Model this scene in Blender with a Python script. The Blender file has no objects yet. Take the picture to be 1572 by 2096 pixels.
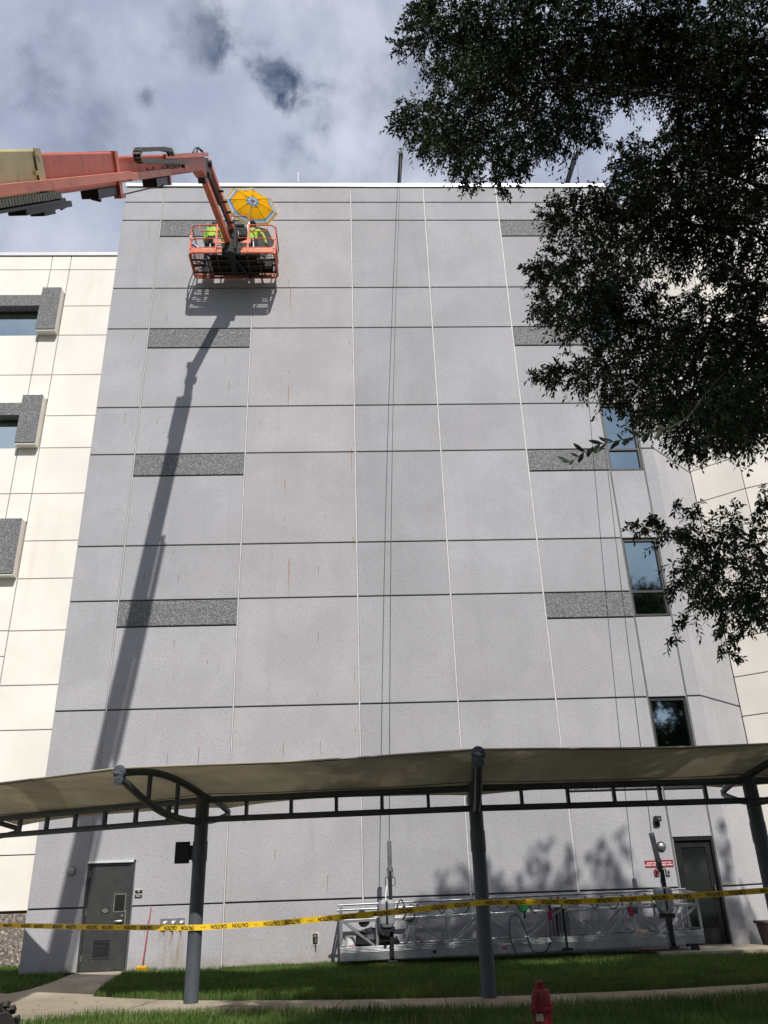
import bpy, bmesh, math, random
import numpy as np
from mathutils import Vector, Matrix
R = math.radians
random.seed(7)
S = bpy.context.scene
COL = S.collection

# ------------------------------------------------------------------ camera
cam_d = bpy.data.cameras.new('camera')
cam_d.sensor_fit = 'HORIZONTAL'; cam_d.sensor_width = 36.0
cam_d.lens = 36.0 * 1650 / 1572
cam_d.clip_start = 0.05; cam_d.clip_end = 4000
cam = bpy.data.objects.new('camera', cam_d); COL.objects.link(cam)
CR = Vector((0.99908911, -0.03013696, -0.03021102))
CU = Vector((0.01493077, -0.4163407, 0.90908607))
CB = Vector((-0.03997517, -0.90870907, -0.4155115))
m = Matrix.Identity(4)
for i in range(3):
    m[i][0] = CR[i]; m[i][1] = CU[i]; m[i][2] = CB[i]
m[0][3], m[1][3], m[2][3] = 0.0, -20.0, 1.62
cam.matrix_world = m
S.camera = cam

# ------------------------------------------------------------------ world, sun, exposure
SUNV = Vector((0.21, -1.0, 0.92)).normalized()        # towards the sun
w = bpy.data.worlds.new("World"); S.world = w; w.use_nodes = True
nt = w.node_tree; nt.nodes.clear()
N = nt.nodes.new; LK = nt.links.new
out = N('ShaderNodeOutputWorld')
sky = N('ShaderNodeTexSky'); sky.sky_type = 'NISHITA'; sky.sun_disc = False
sky.sun_elevation = math.asin(SUNV.z); sky.sun_rotation = math.atan2(SUNV.x, SUNV.y)
sky.air_density = 1.0; sky.dust_density = 0.6; sky.ozone_density = 3.0
bg1 = N('ShaderNodeBackground'); bg1.inputs['Strength'].default_value = 0.072
LK(sky.outputs[0], bg1.inputs['Color'])
tc = N('ShaderNodeTexCoord')
sep = N('ShaderNodeSeparateXYZ'); LK(tc.outputs['Generated'], sep.inputs[0])
def wmath(op, a, b=None, c=None, clamp=False):
    n = N('ShaderNodeMath'); n.operation = op; n.use_clamp = clamp
    for k, v in enumerate((a, b, c)):
        if v is None: continue
        if isinstance(v, (int, float)): n.inputs[k].default_value = v
        else: LK(v, n.inputs[k])
    return n.outputs[0]
zz = wmath('ADD', wmath('MAXIMUM', sep.outputs[2], 0.0), 0.22)
cmb = N('ShaderNodeCombineXYZ')
LK(wmath('DIVIDE', sep.outputs[0], zz), cmb.inputs[0]); LK(wmath('DIVIDE', sep.outputs[1], zz), cmb.inputs[1])
def wnoise(scale, det, rough, dist, off=0.0):
    n = N('ShaderNodeTexNoise'); n.noise_dimensions = '3D'
    n.inputs['Scale'].default_value = scale; n.inputs['Detail'].default_value = det
    n.inputs['Roughness'].default_value = rough; n.inputs['Distortion'].default_value = dist
    mp = N('ShaderNodeMapping'); mp.inputs['Location'].default_value = (off, off * 1.7, off * .6)
    LK(tc.outputs['Generated'], mp.inputs[0]); LK(mp.outputs[0], n.inputs['Vector'])
    return n.outputs['Fac']
def wramp(fac, lo, hi):
    n = N('ShaderNodeMapRange'); n.interpolation_type = 'SMOOTHSTEP'
    n.inputs['From Min'].default_value = lo; n.inputs['From Max'].default_value = hi
    LK(fac, n.inputs['Value']); return n.outputs[0]
cover = wnoise(5.0, 7, .55, .25, 3.1)
# openings in the cloud sheet where blue sky shows
nrm = N('ShaderNodeVectorMath'); nrm.operation = 'NORMALIZE'; LK(tc.outputs['Generated'], nrm.inputs[0])
wob = wnoise(20.0, 6, .62, .3, 8.0)
gaps = None
for (dx, dy, dz), rad, amp in [((-.152, .571, .807), .034, .17), ((-.118, .580, .806), .03, .05), ((-.092, .590, .802), .028, .14), ((-.066, .604, .794), .026, .20), ((-.212, .605, .768), .014, .24),
                          ((-.330, .570, .753), .028, .09), ((-.055, .672, .738), .035, .10), ((-.273, .564, .779), .05, .05), ((-.040, .630, .775), .03, .12), ((.153, -.728, .668), .24, .60)]:
    dt = N('ShaderNodeVectorMath'); dt.operation = 'DISTANCE'; LK(nrm.outputs[0], dt.inputs[0])
    dt.inputs[1].default_value = Vector((dx, dy, dz)).normalized()
    d2 = wmath('ADD', dt.outputs['Value'], wmath('MULTIPLY', wmath('SUBTRACT', wob, 0.5), min(rad, .06) * 3.2))
    g = wmath('MULTIPLY', wmath('SUBTRACT', 1.0, wramp(d2, 0.0, rad * 1.7)), amp)
    gaps = g if gaps is None else wmath('ADD', gaps, g)
mask = wramp(wmath('SUBTRACT', cover, gaps), 0.12, 0.50)
shade = wramp(wmath('ADD', wmath('MULTIPLY', wnoise(4.6, 3, .5, .2, 21.0), .58), wmath('MULTIPLY', wnoise(13.0, 8, .58, .25, 33.0), .42)), 0.32, 0.68)
mixc = N('ShaderNodeMix'); mixc.data_type = 'RGBA'
LK(shade, mixc.inputs[0])
mixc.inputs[6].default_value = (3.9, 4.4, 5.8, 1); mixc.inputs[7].default_value = (6.6, 7.0, 8.15, 1)
bg2 = N('ShaderNodeBackground'); bg2.inputs['Strength'].default_value = 0.10
LK(mixc.outputs[2], bg2.inputs['Color'])
mx = N('ShaderNodeMixShader'); LK(mask, mx.inputs[0]); LK(bg1.outputs[0], mx.inputs[1]); LK(bg2.outputs[0], mx.inputs[2])
LK(mx.outputs[0], out.inputs['Surface'])

sun_d = bpy.data.lights.new('sun', 'SUN'); sun_d.energy = 4.6; sun_d.angle = R(0.53); sun_d.color = (1.0, .965, .92)
sun = bpy.data.objects.new('sun', sun_d); COL.objects.link(sun)
sun.rotation_euler = SUNV.to_track_quat('Z', 'Y').to_euler()
S.view_settings.view_transform = 'Standard'; S.view_settings.look = 'None'
S.view_settings.exposure = 0.0; S.view_settings.gamma = 1.0
try: S.view_settings.use_curve_mapping = False
except Exception: pass

# ------------------------------------------------------------------ materials
class NB:
    """small node-graph helper for one material"""
    def __init__(s, name):
        s.m = bpy.data.materials.new(name); s.m.use_nodes = True
        s.t = s.m.node_tree; s.t.nodes.clear()
        s.o = s.n('ShaderNodeOutputMaterial'); s.b = s.n('ShaderNodeBsdfPrincipled')
        s.l(s.b.outputs[0], s.o.inputs[0])
        s.pos = s.n('ShaderNodeNewGeometry').outputs['Position']
    def n(s, t): return s.t.nodes.new(t)
    def l(s, a, b): s.t.links.new(a, b)
    def math(s, op, a, b=None, c=None, clamp=False):
        n = s.n('ShaderNodeMath'); n.operation = op; n.use_clamp = clamp
        for k, v in enumerate((a, b, c)):
            if v is None: continue
            if isinstance(v, (int, float)): n.inputs[k].default_value = v
            else: s.l(v, n.inputs[k])
        return n.outputs[0]
    def noise(s, scale, det=4, rough=.55, dist=0, vec=None, stretch=None):
        n = s.n('ShaderNodeTexNoise'); n.inputs['Scale'].default_value = scale; n.inputs['Detail'].default_value = det
        n.inputs['Roughness'].default_value = rough; n.inputs['Distortion'].default_value = dist
        v = vec or s.pos
        if stretch:
            mp = s.n('ShaderNodeMapping'); mp.inputs['Scale'].default_value = stretch; s.l(v, mp.inputs[0]); v = mp.outputs[0]
        s.l(v, n.inputs['Vector']); return n.outputs['Fac']
    def ramp(s, f, lo, hi, a=0., b=1.):
        n = s.n('ShaderNodeMapRange'); n.interpolation_type = 'SMOOTHSTEP'
        for k, v in zip(('From Min', 'From Max', 'To Min', 'To Max'), (lo, hi, a, b)): n.inputs[k].default_value = v
        s.l(f, n.inputs['Value']); return n.outputs[0]
    def mix(s, f, a, b, mode='MIX'):
        n = s.n('ShaderNodeMix'); n.data_type = 'RGBA'; n.blend_type = mode
        for k, v in ((0, f), (6, a), (7, b)):
            if isinstance(v, (int, float)): n.inputs[k].default_value = v
            elif isinstance(v, tuple): n.inputs[k].default_value = (*v, 1) if len(v) == 3 else v
            else: s.l(v, n.inputs[k])
        return n.outputs[2]
    def bump(s, h, strength=.3, dist=.01):
        n = s.n('ShaderNodeBump'); n.inputs['Strength'].default_value = strength; n.inputs['Distance'].default_value = dist
        s.l(h, n.inputs['Height']); s.l(n.outputs[0], s.b.inputs['Normal'])
    def set(s, **k):
        for a, v in k.items():
            a = a.replace('_', ' ')
            if isinstance(v, (int, float)): s.b.inputs[a].default_value = v
            elif isinstance(v, tuple): s.b.inputs[a].default_value = (*v, 1)
            else: s.l(v, s.b.inputs[a])
        return s.m
def sc(c, k): return tuple(x * k for x in c)
def simple(name, c, rough=.6, metal=0., var=.25, scale=6., fine=60., spec=.5, bump=.0, dirt=None, dirt_amt=.0):
    g = NB(name)
    col = g.mix(g.ramp(g.noise(scale, 5, .6), .3, .7), sc(c, 1 - var), sc(c, 1 + var * .5))
    col = g.mix(g.math('MULTIPLY', g.ramp(g.noise(fine, 3, .6), .45, .75), .25), col, sc(c, .55))
    if dirt: col = g.mix(g.math('MULTIPLY', g.ramp(g.noise(scale * 1.7, 6, .65, .6), .52, .70), dirt_amt), col, dirt)
    if bump: g.bump(g.noise(fine, 4, .6), bump, .004)
    return g.set(Base_Color=col, Roughness=rough, Metallic=metal, Specular_IOR_Level=spec)
def streaks(g, col, cell, width, length, prob, tint, strength):
    """short vertical drip marks: one candidate per cell of a loose grid on the wall"""
    v = g.n('ShaderNodeTexVoronoi'); v.voronoi_dimensions = '2D'; v.inputs['Scale'].default_value = 1.0
    sp = g.n('ShaderNodeSeparateXYZ'); g.l(g.pos, sp.inputs[0])
    cx = g.n('ShaderNodeCombineXYZ')
    g.l(g.math('DIVIDE', sp.outputs[0], cell), cx.inputs[0]); g.l(g.math('DIVIDE', sp.outputs[2], cell), cx.inputs[1])
    g.l(cx.outputs[0], v.inputs['Vector'])
    dd = g.n('ShaderNodeVectorMath'); dd.operation = 'SUBTRACT'
    g.l(cx.outputs[0], dd.inputs[0]); g.l(v.outputs['Position'], dd.inputs[1])
    ds = g.n('ShaderNodeSeparateXYZ'); g.l(dd.outputs[0], ds.inputs[0])
    rc = g.n('ShaderNodeSeparateColor'); g.l(v.outputs['Color'], rc.inputs[0])
    ax = g.math('ABSOLUTE', g.math('ADD', ds.outputs[0], g.math('MULTIPLY', g.math('SUBTRACT', g.noise(9., 2), .5), .012)))
    inx = g.math('SUBTRACT', 1.0, g.ramp(ax, width * .35 / cell, width / cell))
    ln = g.math('MULTIPLY', g.math('ADD', rc.outputs[1], .25), length / cell)
    down = g.math('DIVIDE', g.math('MULTIPLY', ds.outputs[1], -1.0), ln)
    inz = g.math('MULTIPLY', g.ramp(down, -.02, .03), g.math('SUBTRACT', 1.0, g.ramp(down, .2, 1.0)))
    on = g.math('LESS_THAN', rc.outputs[0], prob)
    f = g.math('MULTIPLY', g.math('MULTIPLY', g.math('MULTIPLY', inx, inz), on), strength)
    return g.mix(f, col, tint)
def precast(name, c, warm):
    g = NB(name)
    big = g.noise(.55, 5, .6, .3)
    col = g.mix(g.ramp(big, .3, .72), sc(c, .90), sc(c, 1.06))
    col = g.mix(g.math('MULTIPLY', g.ramp(g.noise(1.3, 6, .7, .4), .52, .76), .36), col, sc(c, .78))
    col = g.mix(g.math('MULTIPLY', g.ramp(g.noise(.42, 4, .6, .2), .5, .75), .45), col, warm)
    # vertical rain wash
    col = g.mix(g.math('MULTIPLY', g.ramp(g.noise(1.0, 4, .6, 0, None, (2.6, 1, .18)), .52, .74), .22), col, sc(c, .74))
    oi = g.n('ShaderNodeObjectInfo')
    col = g.mix(1.0, col, g.ramp(oi.outputs['Random'], 0, 1, .955, 1.03), 'MULTIPLY')
    # exposed sand: fine dark pits and pale grains
    col = g.mix(g.math('MULTIPLY', g.ramp(g.noise(22., 3, .75), .53, .64), .46), col, sc(c, .50))
    col = g.mix(g.math('MULTIPLY', g.ramp(g.noise(34., 2, .7, 0, None, (1, 1, 1.1)), .62, .70), .55), col, sc(c, 1.75))
    lm_ = g.n('ShaderNodeSeparateXYZ'); g.l(g.pos, lm_.inputs[0]); left = g.math('ADD', g.math('MULTIPLY', g.math('SUBTRACT', 1, g.ramp(lm_.outputs[0], -.2, .6)), .75), .15)
    col = streaks(g, col, .95, .012, .42, .30, (.085, .06, .045), g.math('MULTIPLY', left, .66))
    col = streaks(g, col, 1.9, .018, 1.2, .13, (.26, .135, .055), g.math('MULTIPLY', left, .85))
    # rust wash below the hose inlets
    sp = g.n('ShaderNodeSeparateXYZ'); g.l(g.pos, sp.inputs[0])
    bx = g.math('MULTIPLY', g.ramp(sp.outputs[0], -4.42, -4.25), g.math('SUBTRACT', 1, g.ramp(sp.outputs[0], -3.95, -3.72)))
    bz = g.math('MULTIPLY', g.math('SUBTRACT', 1, g.ramp(sp.outputs[2], .74, .84)), g.ramp(sp.outputs[2], -.5, .5))
    rn = g.ramp(g.noise(1.6, 4, .6, .3, None, (4.5, 1, .7)), .38, .70)
    col = g.mix(g.math('MULTIPLY', g.math('MULTIPLY', g.math('MULTIPLY', bx, bz), rn), .9), col, (.235, .165, .085))
    # soil splash along the foot of the wall
    ft = g.math('MULTIPLY', g.math('SUBTRACT', 1, g.ramp(sp.outputs[2], .0, .35)), g.ramp(g.noise(3., 5, .65), .3, .7))
    col = g.mix(g.math('MULTIPLY', ft, .6), col, (.24, .19, .12))
    g.bump(g.noise(30., 4, .7), .35, .006)
    return g.set(Base_Color=col, Roughness=.88, Specular_IOR_Level=.25)
def cream_mat(name, c):
    g = NB(name)
    col = g.mix(g.ramp(g.noise(.6, 5, .6, .3), .3, .7), sc(c, .93), sc(c, 1.04))
    col = g.mix(g.math('MULTIPLY', g.ramp(g.noise(1.0, 4, .6, 0, None, (2.2, 1, .2)), .55, .78), .25), col, sc((c[0] * .9, c[1] * .78, c[2] * .6), .85))
    col = g.mix(g.math('MULTIPLY', g.ramp(g.noise(40., 3, .7), .58, .7), .12), col, sc(c, .7))
    g.bump(g.noise(40., 3, .6), .15, .003)
    return g.set(Base_Color=col, Roughness=.85, Specular_IOR_Level=.25)
def aggregate(name, dark, pale, scale):
    g = NB(name)
    v = g.n('ShaderNodeTexVoronoi'); v.inputs['Scale'].default_value = scale; g.l(g.pos, v.inputs['Vector'])
    rc = g.n('ShaderNodeSeparateColor'); g.l(v.outputs['Color'], rc.inputs[0])
    r = g.n('ShaderNodeValToRGB'); g.l(rc.outputs[0], r.inputs[0])
    e = r.color_ramp.elements; e[0].position = 0; e[0].color = (*sc(dark, .5), 1); e[1].position = 1; e[1].color = (*pale, 1)
    x = e.new(.66); x.color = (*sc(dark, 1.25), 1); x = e.new(.90); x.color = (*sc(dark, 1.8), 1)
    col = g.mix(g.math('MULTIPLY', g.ramp(v.outputs['Distance'], .35, .75), .7), r.outputs[0], sc(dark, .45))
    col = g.mix(g.math('MULTIPLY', g.ramp(g.noise(1.2, 4, .6), .4, .7), .25), col, sc(dark, .8))
    g.bump(v.outputs['Distance'], .6, .01)
    return g.set(Base_Color=col, Roughness=.7, Specular_IOR_Level=.35)
GREY = (.364, .359, .374); GREYW = (.378, .363, .370)
M = {}
M['grey'] = precast('grey_precast', GREY, (.375, .355, .372))
M['greyw'] = precast('warm_grey_precast', GREYW, (.385, .362, .366))
M['greyd'] = precast('darker_grey_precast', sc(GREY, .945), (.36, .345, .355))
M['greyl'] = precast('bounce_lit_grey_precast', (.425, .415, .425), (.44, .42, .42))  # paler grey for the angled return: bounce off the cream wing put into the colour
M['greyback'] = simple('dark_joint', (.10, .10, .105), .9)
M['sealant'] = simple('pale_sealant', (.53, .52, .51), .6, var=.15, scale=3)
M['sealdark'] = simple('grey_sealant', (.14, .14, .145), .7)
M['agg'] = aggregate('dark_exposed_aggregate', (.165, .167, .171), (.40, .40, .39), 46.)
M['aggc'] = aggregate('tan_exposed_aggregate', (.21, .18, .15), (.62, .55, .46), 22.)
M['cream'] = cream_mat('cream_precast', (.755, .715, .652))
M['creamjoint'] = simple('tan_sealant', (.44, .36, .26), .8)
M['coping'] = simple('white_coping_metal', (.74, .74, .73), .35, .3, var=.08)
def glass_mat(name, tint, rough, metal=1.):
    g = NB(name)
    g.bump(g.noise(.8, 2, .5), .06, .02)
    col = g.mix(g.math('MULTIPLY', g.ramp(g.noise(2.2, 5, .65), .4, .75), .35), tint, sc(tint, 1.25))
    return g.set(Base_Color=col, Roughness=rough, Metallic=metal, Specular_IOR_Level=.6)
M['glass'] = glass_mat('tinted_window_glass', (.36, .46, .49), .03)
M['glassc'] = glass_mat('cloudy_window_glass', (.56, .65, .66), .05)
M['gratingsteel'] = simple('rusty_grating_steel', (.055, .042, .036), .7, .2, var=.4, scale=8)
M['darkglass'] = glass_mat('dark_door_glass', (.012, .014, .013), .05, 0.)
M['frame'] = simple('bronze_window_frame', (.020, .020, .019), .5, .1)
M['doorbronze'] = simple('dark_bronze_door', (.011, .0115, .010), .6, 0, spec=.2)
M['drylf'] = simple('dry_leaf', (.16, .10, .045), .8, var=.5, scale=30)
M['doorpaint'] = simple('charcoal_door_paint', (.034, .037, .035), .5, .0, var=.2, scale=3, dirt=(.075, .075, .07), dirt_amt=.4)
M['steel'] = simple('dull_steel', (.42, .42, .41), .35, .85, var=.2)
M['alu'] = simple('mill_aluminium', (.37, .385, .395), .32, .7, var=.2, scale=4, dirt=(.22, .22, .21), dirt_amt=.5)
M['aludark'] = simple('weathered_aluminium', (.13, .135, .145), .5, .7, var=.25)
M['black'] = simple('black_steel', (.014, .015, .017), .45, .3, var=.3)
M['rubber'] = simple('black_rubber', (.016, .016, .016), .8, var=.3, scale=12)
M['tyre'] = simple('dusty_tyre_rubber', (.050, .044, .038), .9, var=.35, scale=9, dirt=(.12, .10, .075), dirt_amt=.5)
M['post'] = simple('blue_grey_post_paint', (.064, .076, .090), .5, .0, var=.15, scale=3)
M['canvas'] = None
M['orange'] = simple('faded_orange_paint', (.62, .135, .058), .45, 0, var=.18, scale=2.2, fine=40, dirt=(.22, .055, .03), dirt_amt=.55)
M['orangef'] = simple('sunbleached_orange_paint', (.60, .185, .115), .5, 0, var=.16, scale=2.0, fine=40, dirt=(.20, .07, .045), dirt_amt=.6)
M['redboom'] = simple('red_orange_boom_paint', (.46, .098, .052), .5, 0, var=.16, scale=1.8, fine=30, dirt=(.17, .05, .035), dirt_amt=.6)
M['tan'] = simple('tan_boom_paint', (.42, .35, .175), .5, 0, var=.14, scale=2.0, fine=30, dirt=(.20, .15, .07), dirt_amt=.5)
M['chain'] = simple('grey_cable_carrier', (.135, .130, .105), .6, .1, var=.35, scale=14)
M['white'] = simple('white_plastic', (.78, .78, .76), .45, var=.08)
M['lime'] = simple('lime_safety_fabric', (.36, .54, .05), .8, var=.25, scale=14)
M['green'] = simple('green_safety_fabric', (.10, .50, .09), .8, var=.25, scale=14)
M['navy'] = simple('dark_navy_trousers', (.018, .020, .032), .85, var=.35, scale=12)
M['skin'] = simple('skin', (.33, .19, .125), .55, var=.1)
M['hair'] = simple('dark_hair', (.010, .009, .008), .6)
M['redpaint'] = simple('weathered_red_paint', (.125, .006, .009), .6, 0, var=.4, scale=14, fine=70, spec=.25, bump=.4, dirt=(.10, .035, .025), dirt_amt=.6)
M['redsign'] = simple('red_sign_plastic', (.27, .016, .030), .4, var=.08)
M['yellow'] = simple('yellow_tape', (.80, .52, .012), .45, var=.12, scale=5)
M['yellowbrush'] = simple('yellow_broom_bristles', (.72, .40, .012), .7, var=.3, scale=30)
M['ink'] = simple('black_ink', (.016, .014, .012), .6, var=.1)
M['brownink'] = simple('brown_ink', (.22, .075, .02), .6, var=.1)
M['whiteink'] = simple('white_ink', (.82, .80, .78), .5, var=.05)
M['redink'] = simple('red_ink', (.34, .03, .03), .5, var=.05)
M['redhandle'] = simple('red_broom_handle', (.40, .045, .060), .5, var=.25, scale=14)
M['bag'] = simple('black_bin_bag', (.010, .010, .011), .22, 0, var=.3, scale=14, spec=.8)
M['hoist'] = simple('grey_hoist_casing', (.23, .24, .245), .45, .1, var=.2, scale=7)
M['wood'] = simple('pale_timber', (.62, .40, .19), .7, var=.25, scale=12)
M['greentool'] = simple('bright_green_plastic', (.022, .20, .055), .4, var=.2)
M['chalk'] = simple('cardboard', (.46, .42, .36), .8)
M['purple'] = simple('purple_plastic_wrap', (.12, .12, .34), .3, var=.4, scale=20, spec=.8)
M['bin'] = simple('dark_maroon_bin', (.035, .018, .018), .5)
M['bark'] = simple('oak_bark', (.050, .042, .034), .9, var=.4, scale=9, fine=50, bump=.6)

def canvas():
    g = NB('beige_canvas')
    c = (.56, .52, .43)
    g.bump(g.noise(2.2, 4, .6, 1.2, None, (1, 2.2, 1)), .25, .05)
    col = g.mix(g.ramp(g.noise(1.1, 5, .6, .4), .3, .7), sc(c, .82), sc(c, 1.08))
    col = g.mix(g.math('MULTIPLY', g.ramp(g.noise(3.1, 5, .7, .8), .55, .75), .4), col, sc(c, .55))
    g.set(Base_Color=col, Roughness=.85, Specular_IOR_Level=.2)
    tr = g.n('ShaderNodeBsdfTranslucent'); g.l(col, tr.inputs['Color'])
    mx = g.n('ShaderNodeMixShader'); mx.inputs[0].default_value = .42
    g.l(g.b.outputs[0], mx.inputs[1]); g.l(tr.outputs[0], mx.inputs[2]); g.l(mx.outputs[0], g.o.inputs[0])
    return g.m
M['canvas'] = canvas()
def concrete(name, c):
    g = NB(name)
    col = g.mix(g.ramp(g.noise(.9, 6, .65, .4), .3, .72), sc(c, .78), sc(c, 1.12))
    col = g.mix(g.math('MULTIPLY', g.ramp(g.noise(2.6, 6, .7, .6), .55, .75), .35), col, (.17, .13, .085))
    col = g.mix(g.math('MULTIPLY', g.ramp(g.noise(70., 3, .7), .5, .7), .35), col, sc(c, .6))
    g.bump(g.noise(60., 4, .7), .3, .004)
    return g.set(Base_Color=col, Roughness=.9, Specular_IOR_Level=.25)
M['walk'] = concrete('pavement_concrete', (.37, .315, .235))
M['walk2'] = concrete('pavement_concrete_pale', (.40, .345, .262))
M['seam'] = simple('pavement_seam', (.07, .06, .045), .95)
def leafmat(name, cols, trans, rough=.55, spec=.35):
    """leaf colour varies from leaf to leaf through the 'tone' attribute"""
    g = NB(name)
    at = g.n('ShaderNodeAttribute'); at.attribute_name = 'tone'
    r = g.n('ShaderNodeValToRGB'); g.l(at.outputs['Fac'], r.inputs[0])
    e = r.color_ramp.elements
    e[0].position = 0; e[0].color = (*cols[0], 1); e[1].position = 1; e[1].color = (*cols[-1], 1)
    for k, c in enumerate(cols[1:-1]):
        x = e.new((k + 1) / (len(cols) - 1)); x.color = (*c, 1)
    g.set(Base_Color=r.outputs[0], Roughness=rough, Specular_IOR_Level=spec)
    tr = g.n('ShaderNodeBsdfTranslucent'); g.l(r.outputs[0], tr.inputs['Color'])
    mx = g.n('ShaderNodeMixShader'); mx.inputs[0].default_value = trans
    g.l(g.b.outputs[0], mx.inputs[1]); g.l(tr.outputs[0], mx.inputs[2]); g.l(mx.outputs[0], g.o.inputs[0])
    return g.m
M['leaf'] = leafmat('oak_leaves', [(.018, .030, .011), (.030, .048, .017), (.045, .066, .024), (.080, .092, .040)], .10, .6, .22)
M['grassblade'] = leafmat('lawn_blades', [(.040, .085, .014), (.075, .140, .022), (.115, .185, .034), (.25, .235, .10)], .30, .6, .25)
M['soil'] = simple('lawn_soil', (.030, .045, .014), .95, var=.4, scale=2)
M['land'] = simple('distant_land', (.060, .085, .035), .95, var=.3, scale=.15)

# ------------------------------------------------------------------ object helpers
def tag(o, label=None, cat=None, group=None, kind=None):
    if label: o['label'] = label
    if cat: o['category'] = cat
    if group: o['group'] = group
    if kind: o['kind'] = kind
    return o
def thing(name, label, cat, loc=(0, 0, 0), group=None):
    o = bpy.data.objects.new(name, None); COL.objects.link(o); o.location = loc
    o.empty_display_size = .2
    return tag(o, label, cat, group)
class MB:
    """collects verts and faces (world coordinates) and links them as ONE mesh object"""
    def __init__(s): s.v = []; s.f = []; s.mi = []; s.cur = 0
    def add(s, vs, fs):
        b = len(s.v); s.v += [tuple(v) for v in vs]
        for f in fs: s.f.append(tuple(b + i for i in f)); s.mi.append(s.cur)
        return s
    def hexa(s, p):           # 8 corners: bottom ring then top ring
        return s.add(p, [(3, 2, 1, 0), (4, 5, 6, 7), (0, 1, 5, 4), (1, 2, 6, 5), (2, 3, 7, 6), (3, 0, 4, 7)])
    def box(s, x0, x1, y0, y1, z0, z1):
        return s.hexa([(x0, y0, z0), (x1, y0, z0), (x1, y1, z0), (x0, y1, z0), (x0, y0, z1), (x1, y0, z1), (x1, y1, z1), (x0, y1, z1)])
    def obox(s, c, ax, ay, az, hx, hy, hz):
        c, ax, ay, az = Vector(c), Vector(ax) * hx, Vector(ay) * hy, Vector(az) * hz
        q = [c - ax - ay - az, c + ax - ay - az, c + ax + ay - az, c - ax + ay - az, c - ax - ay + az, c + ax - ay + az, c + ax + ay + az, c - ax + ay + az]
        return s.hexa(q)
    def bar(s, p, q, wd, ht, up=(0, 0, 1)):
        p, q = Vector(p), Vector(q); a = (q - p); L = a.length; a.normalize(); up = Vector(up)
        r = a.cross(up)
        if r.length < 1e-4: r = a.cross(Vector((0, 1, 0)))
        r.normalize(); u = r.cross(a)
        return s.obox((p + q) / 2, a, r, u, L / 2, wd / 2, ht / 2)
    def tube(s, pts, r, n=8, cap=True, radii=None):
        pts = [Vector(p) for p in pts]; k = len(pts); base = len(s.v); prev = None
        for i, p in enumerate(pts):
            a = (pts[min(i + 1, k - 1)] - pts[max(i - 1, 0)]).normalized()
            if prev is None:
                u = a.cross(Vector((0, 0, 1)))
                if u.length < 1e-3: u = a.cross(Vector((1, 0, 0)))
            else: u = prev - a * prev.dot(a)
            u.normalize(); prev = u; w_ = a.cross(u); rr = radii[i] if radii else r
            for j in range(n):
                t = 2 * math.pi * j / n; s.v.append(tuple(p + (u * math.cos(t) + w_ * math.sin(t)) * rr))
        for i in range(k - 1):
            for j in range(n):
                a0 = base + i * n + j; a1 = base + i * n + (j + 1) % n
                s.f.append((a0, a1, a1 + n, a0 + n)); s.mi.append(s.cur)
        if cap:
            s.f.append(tuple(base + j for j in range(n - 1, -1, -1))); s.mi.append(s.cur)
            s.f.append(tuple(base + (k - 1) * n + j for j in range(n))); s.mi.append(s.cur)
        return s
    def cyl(s, p, q, r, n=16): return s.tube([p, q], r, n)
    def lathe(s, c, prof, axis=(0, 0, 1), n=20):
        c, a = Vector(c), Vector(axis).normalized(); u = a.orthogonal().normalized(); w_ = a.cross(u); base = len(s.v)
        for (r, h) in prof:
            for j in range(n):
                t = 2 * math.pi * j / n; s.v.append(tuple(c + a * h + (u * math.cos(t) + w_ * math.sin(t)) * max(r, 1e-4)))
        for i in range(len(prof) - 1):
            for j in range(n):
                a0 = base + i * n + j; a1 = base + i * n + (j + 1) % n
                s.f.append((a0, a1, a1 + n, a0 + n)); s.mi.append(s.cur)
        s.f.append(tuple(base + j for j in range(n - 1, -1, -1))); s.mi.append(s.cur)
        s.f.append(tuple(base + (len(prof) - 1) * n + j for j in range(n))); s.mi.append(s.cur)
        return s
    def prism(s, poly, d):    # extrude polygon (list of 3D points) by vector d
        k = len(poly); d = Vector(d); p = [Vector(v) for v in poly]
        return s.add(p + [v + d for v in p], [tuple(range(k - 1, -1, -1)), tuple(range(k, 2 * k))] + [(i, (i + 1) % k, k + (i + 1) % k, k + i) for i in range(k)])
    def build(s, name, mats, parent=None, smooth=False, bevel=0., fixn=True, label=None):
        me = bpy.data.meshes.new(name); inv = None
        vs = s.v
        if parent is not None:
            o = Vector(parent.get('_w', (0, 0, 0)))
            vs = [(v[0] - o.x, v[1] - o.y, v[2] - o.z) for v in s.v]
        me.from_pydata(vs, [], s.f)
        mats = mats if isinstance(mats, (list, tuple)) else [mats]
        for mm in mats: me.materials.append(M[mm] if isinstance(mm, str) else mm)
        if len(mats) > 1: me.polygons.foreach_set('material_index', s.mi)
        if fixn:
            b = bmesh.new(); b.from_mesh(me); bmesh.ops.recalc_face_normals(b, faces=b.faces); b.to_mesh(me); b.free()
        if smooth: me.polygons.foreach_set('use_smooth', [True] * len(me.polygons))
        ob = bpy.data.objects.new(name, me); COL.objects.link(ob)
        if parent is not None: ob.parent = parent
        if smooth:
            try:
                md = ob.modifiers.new('edges', 'EDGE_SPLIT'); md.split_angle = R(40)
            except Exception: pass
        if bevel:
            md = ob.modifiers.new('bevel', 'BEVEL'); md.width = bevel; md.segments = 2; md.limit_method = 'ANGLE'; md.angle_limit = R(40)
        if label: ob['label'] = label
        return ob
def T(name, label, cat, loc, group=None):
    o = thing(name, label, cat, loc, group); o['_w'] = tuple(loc); return o
def sub(ob, parent):          # make ob (built in world coordinates) a sub-part of a part
    ob.parent = parent; return ob
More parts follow.
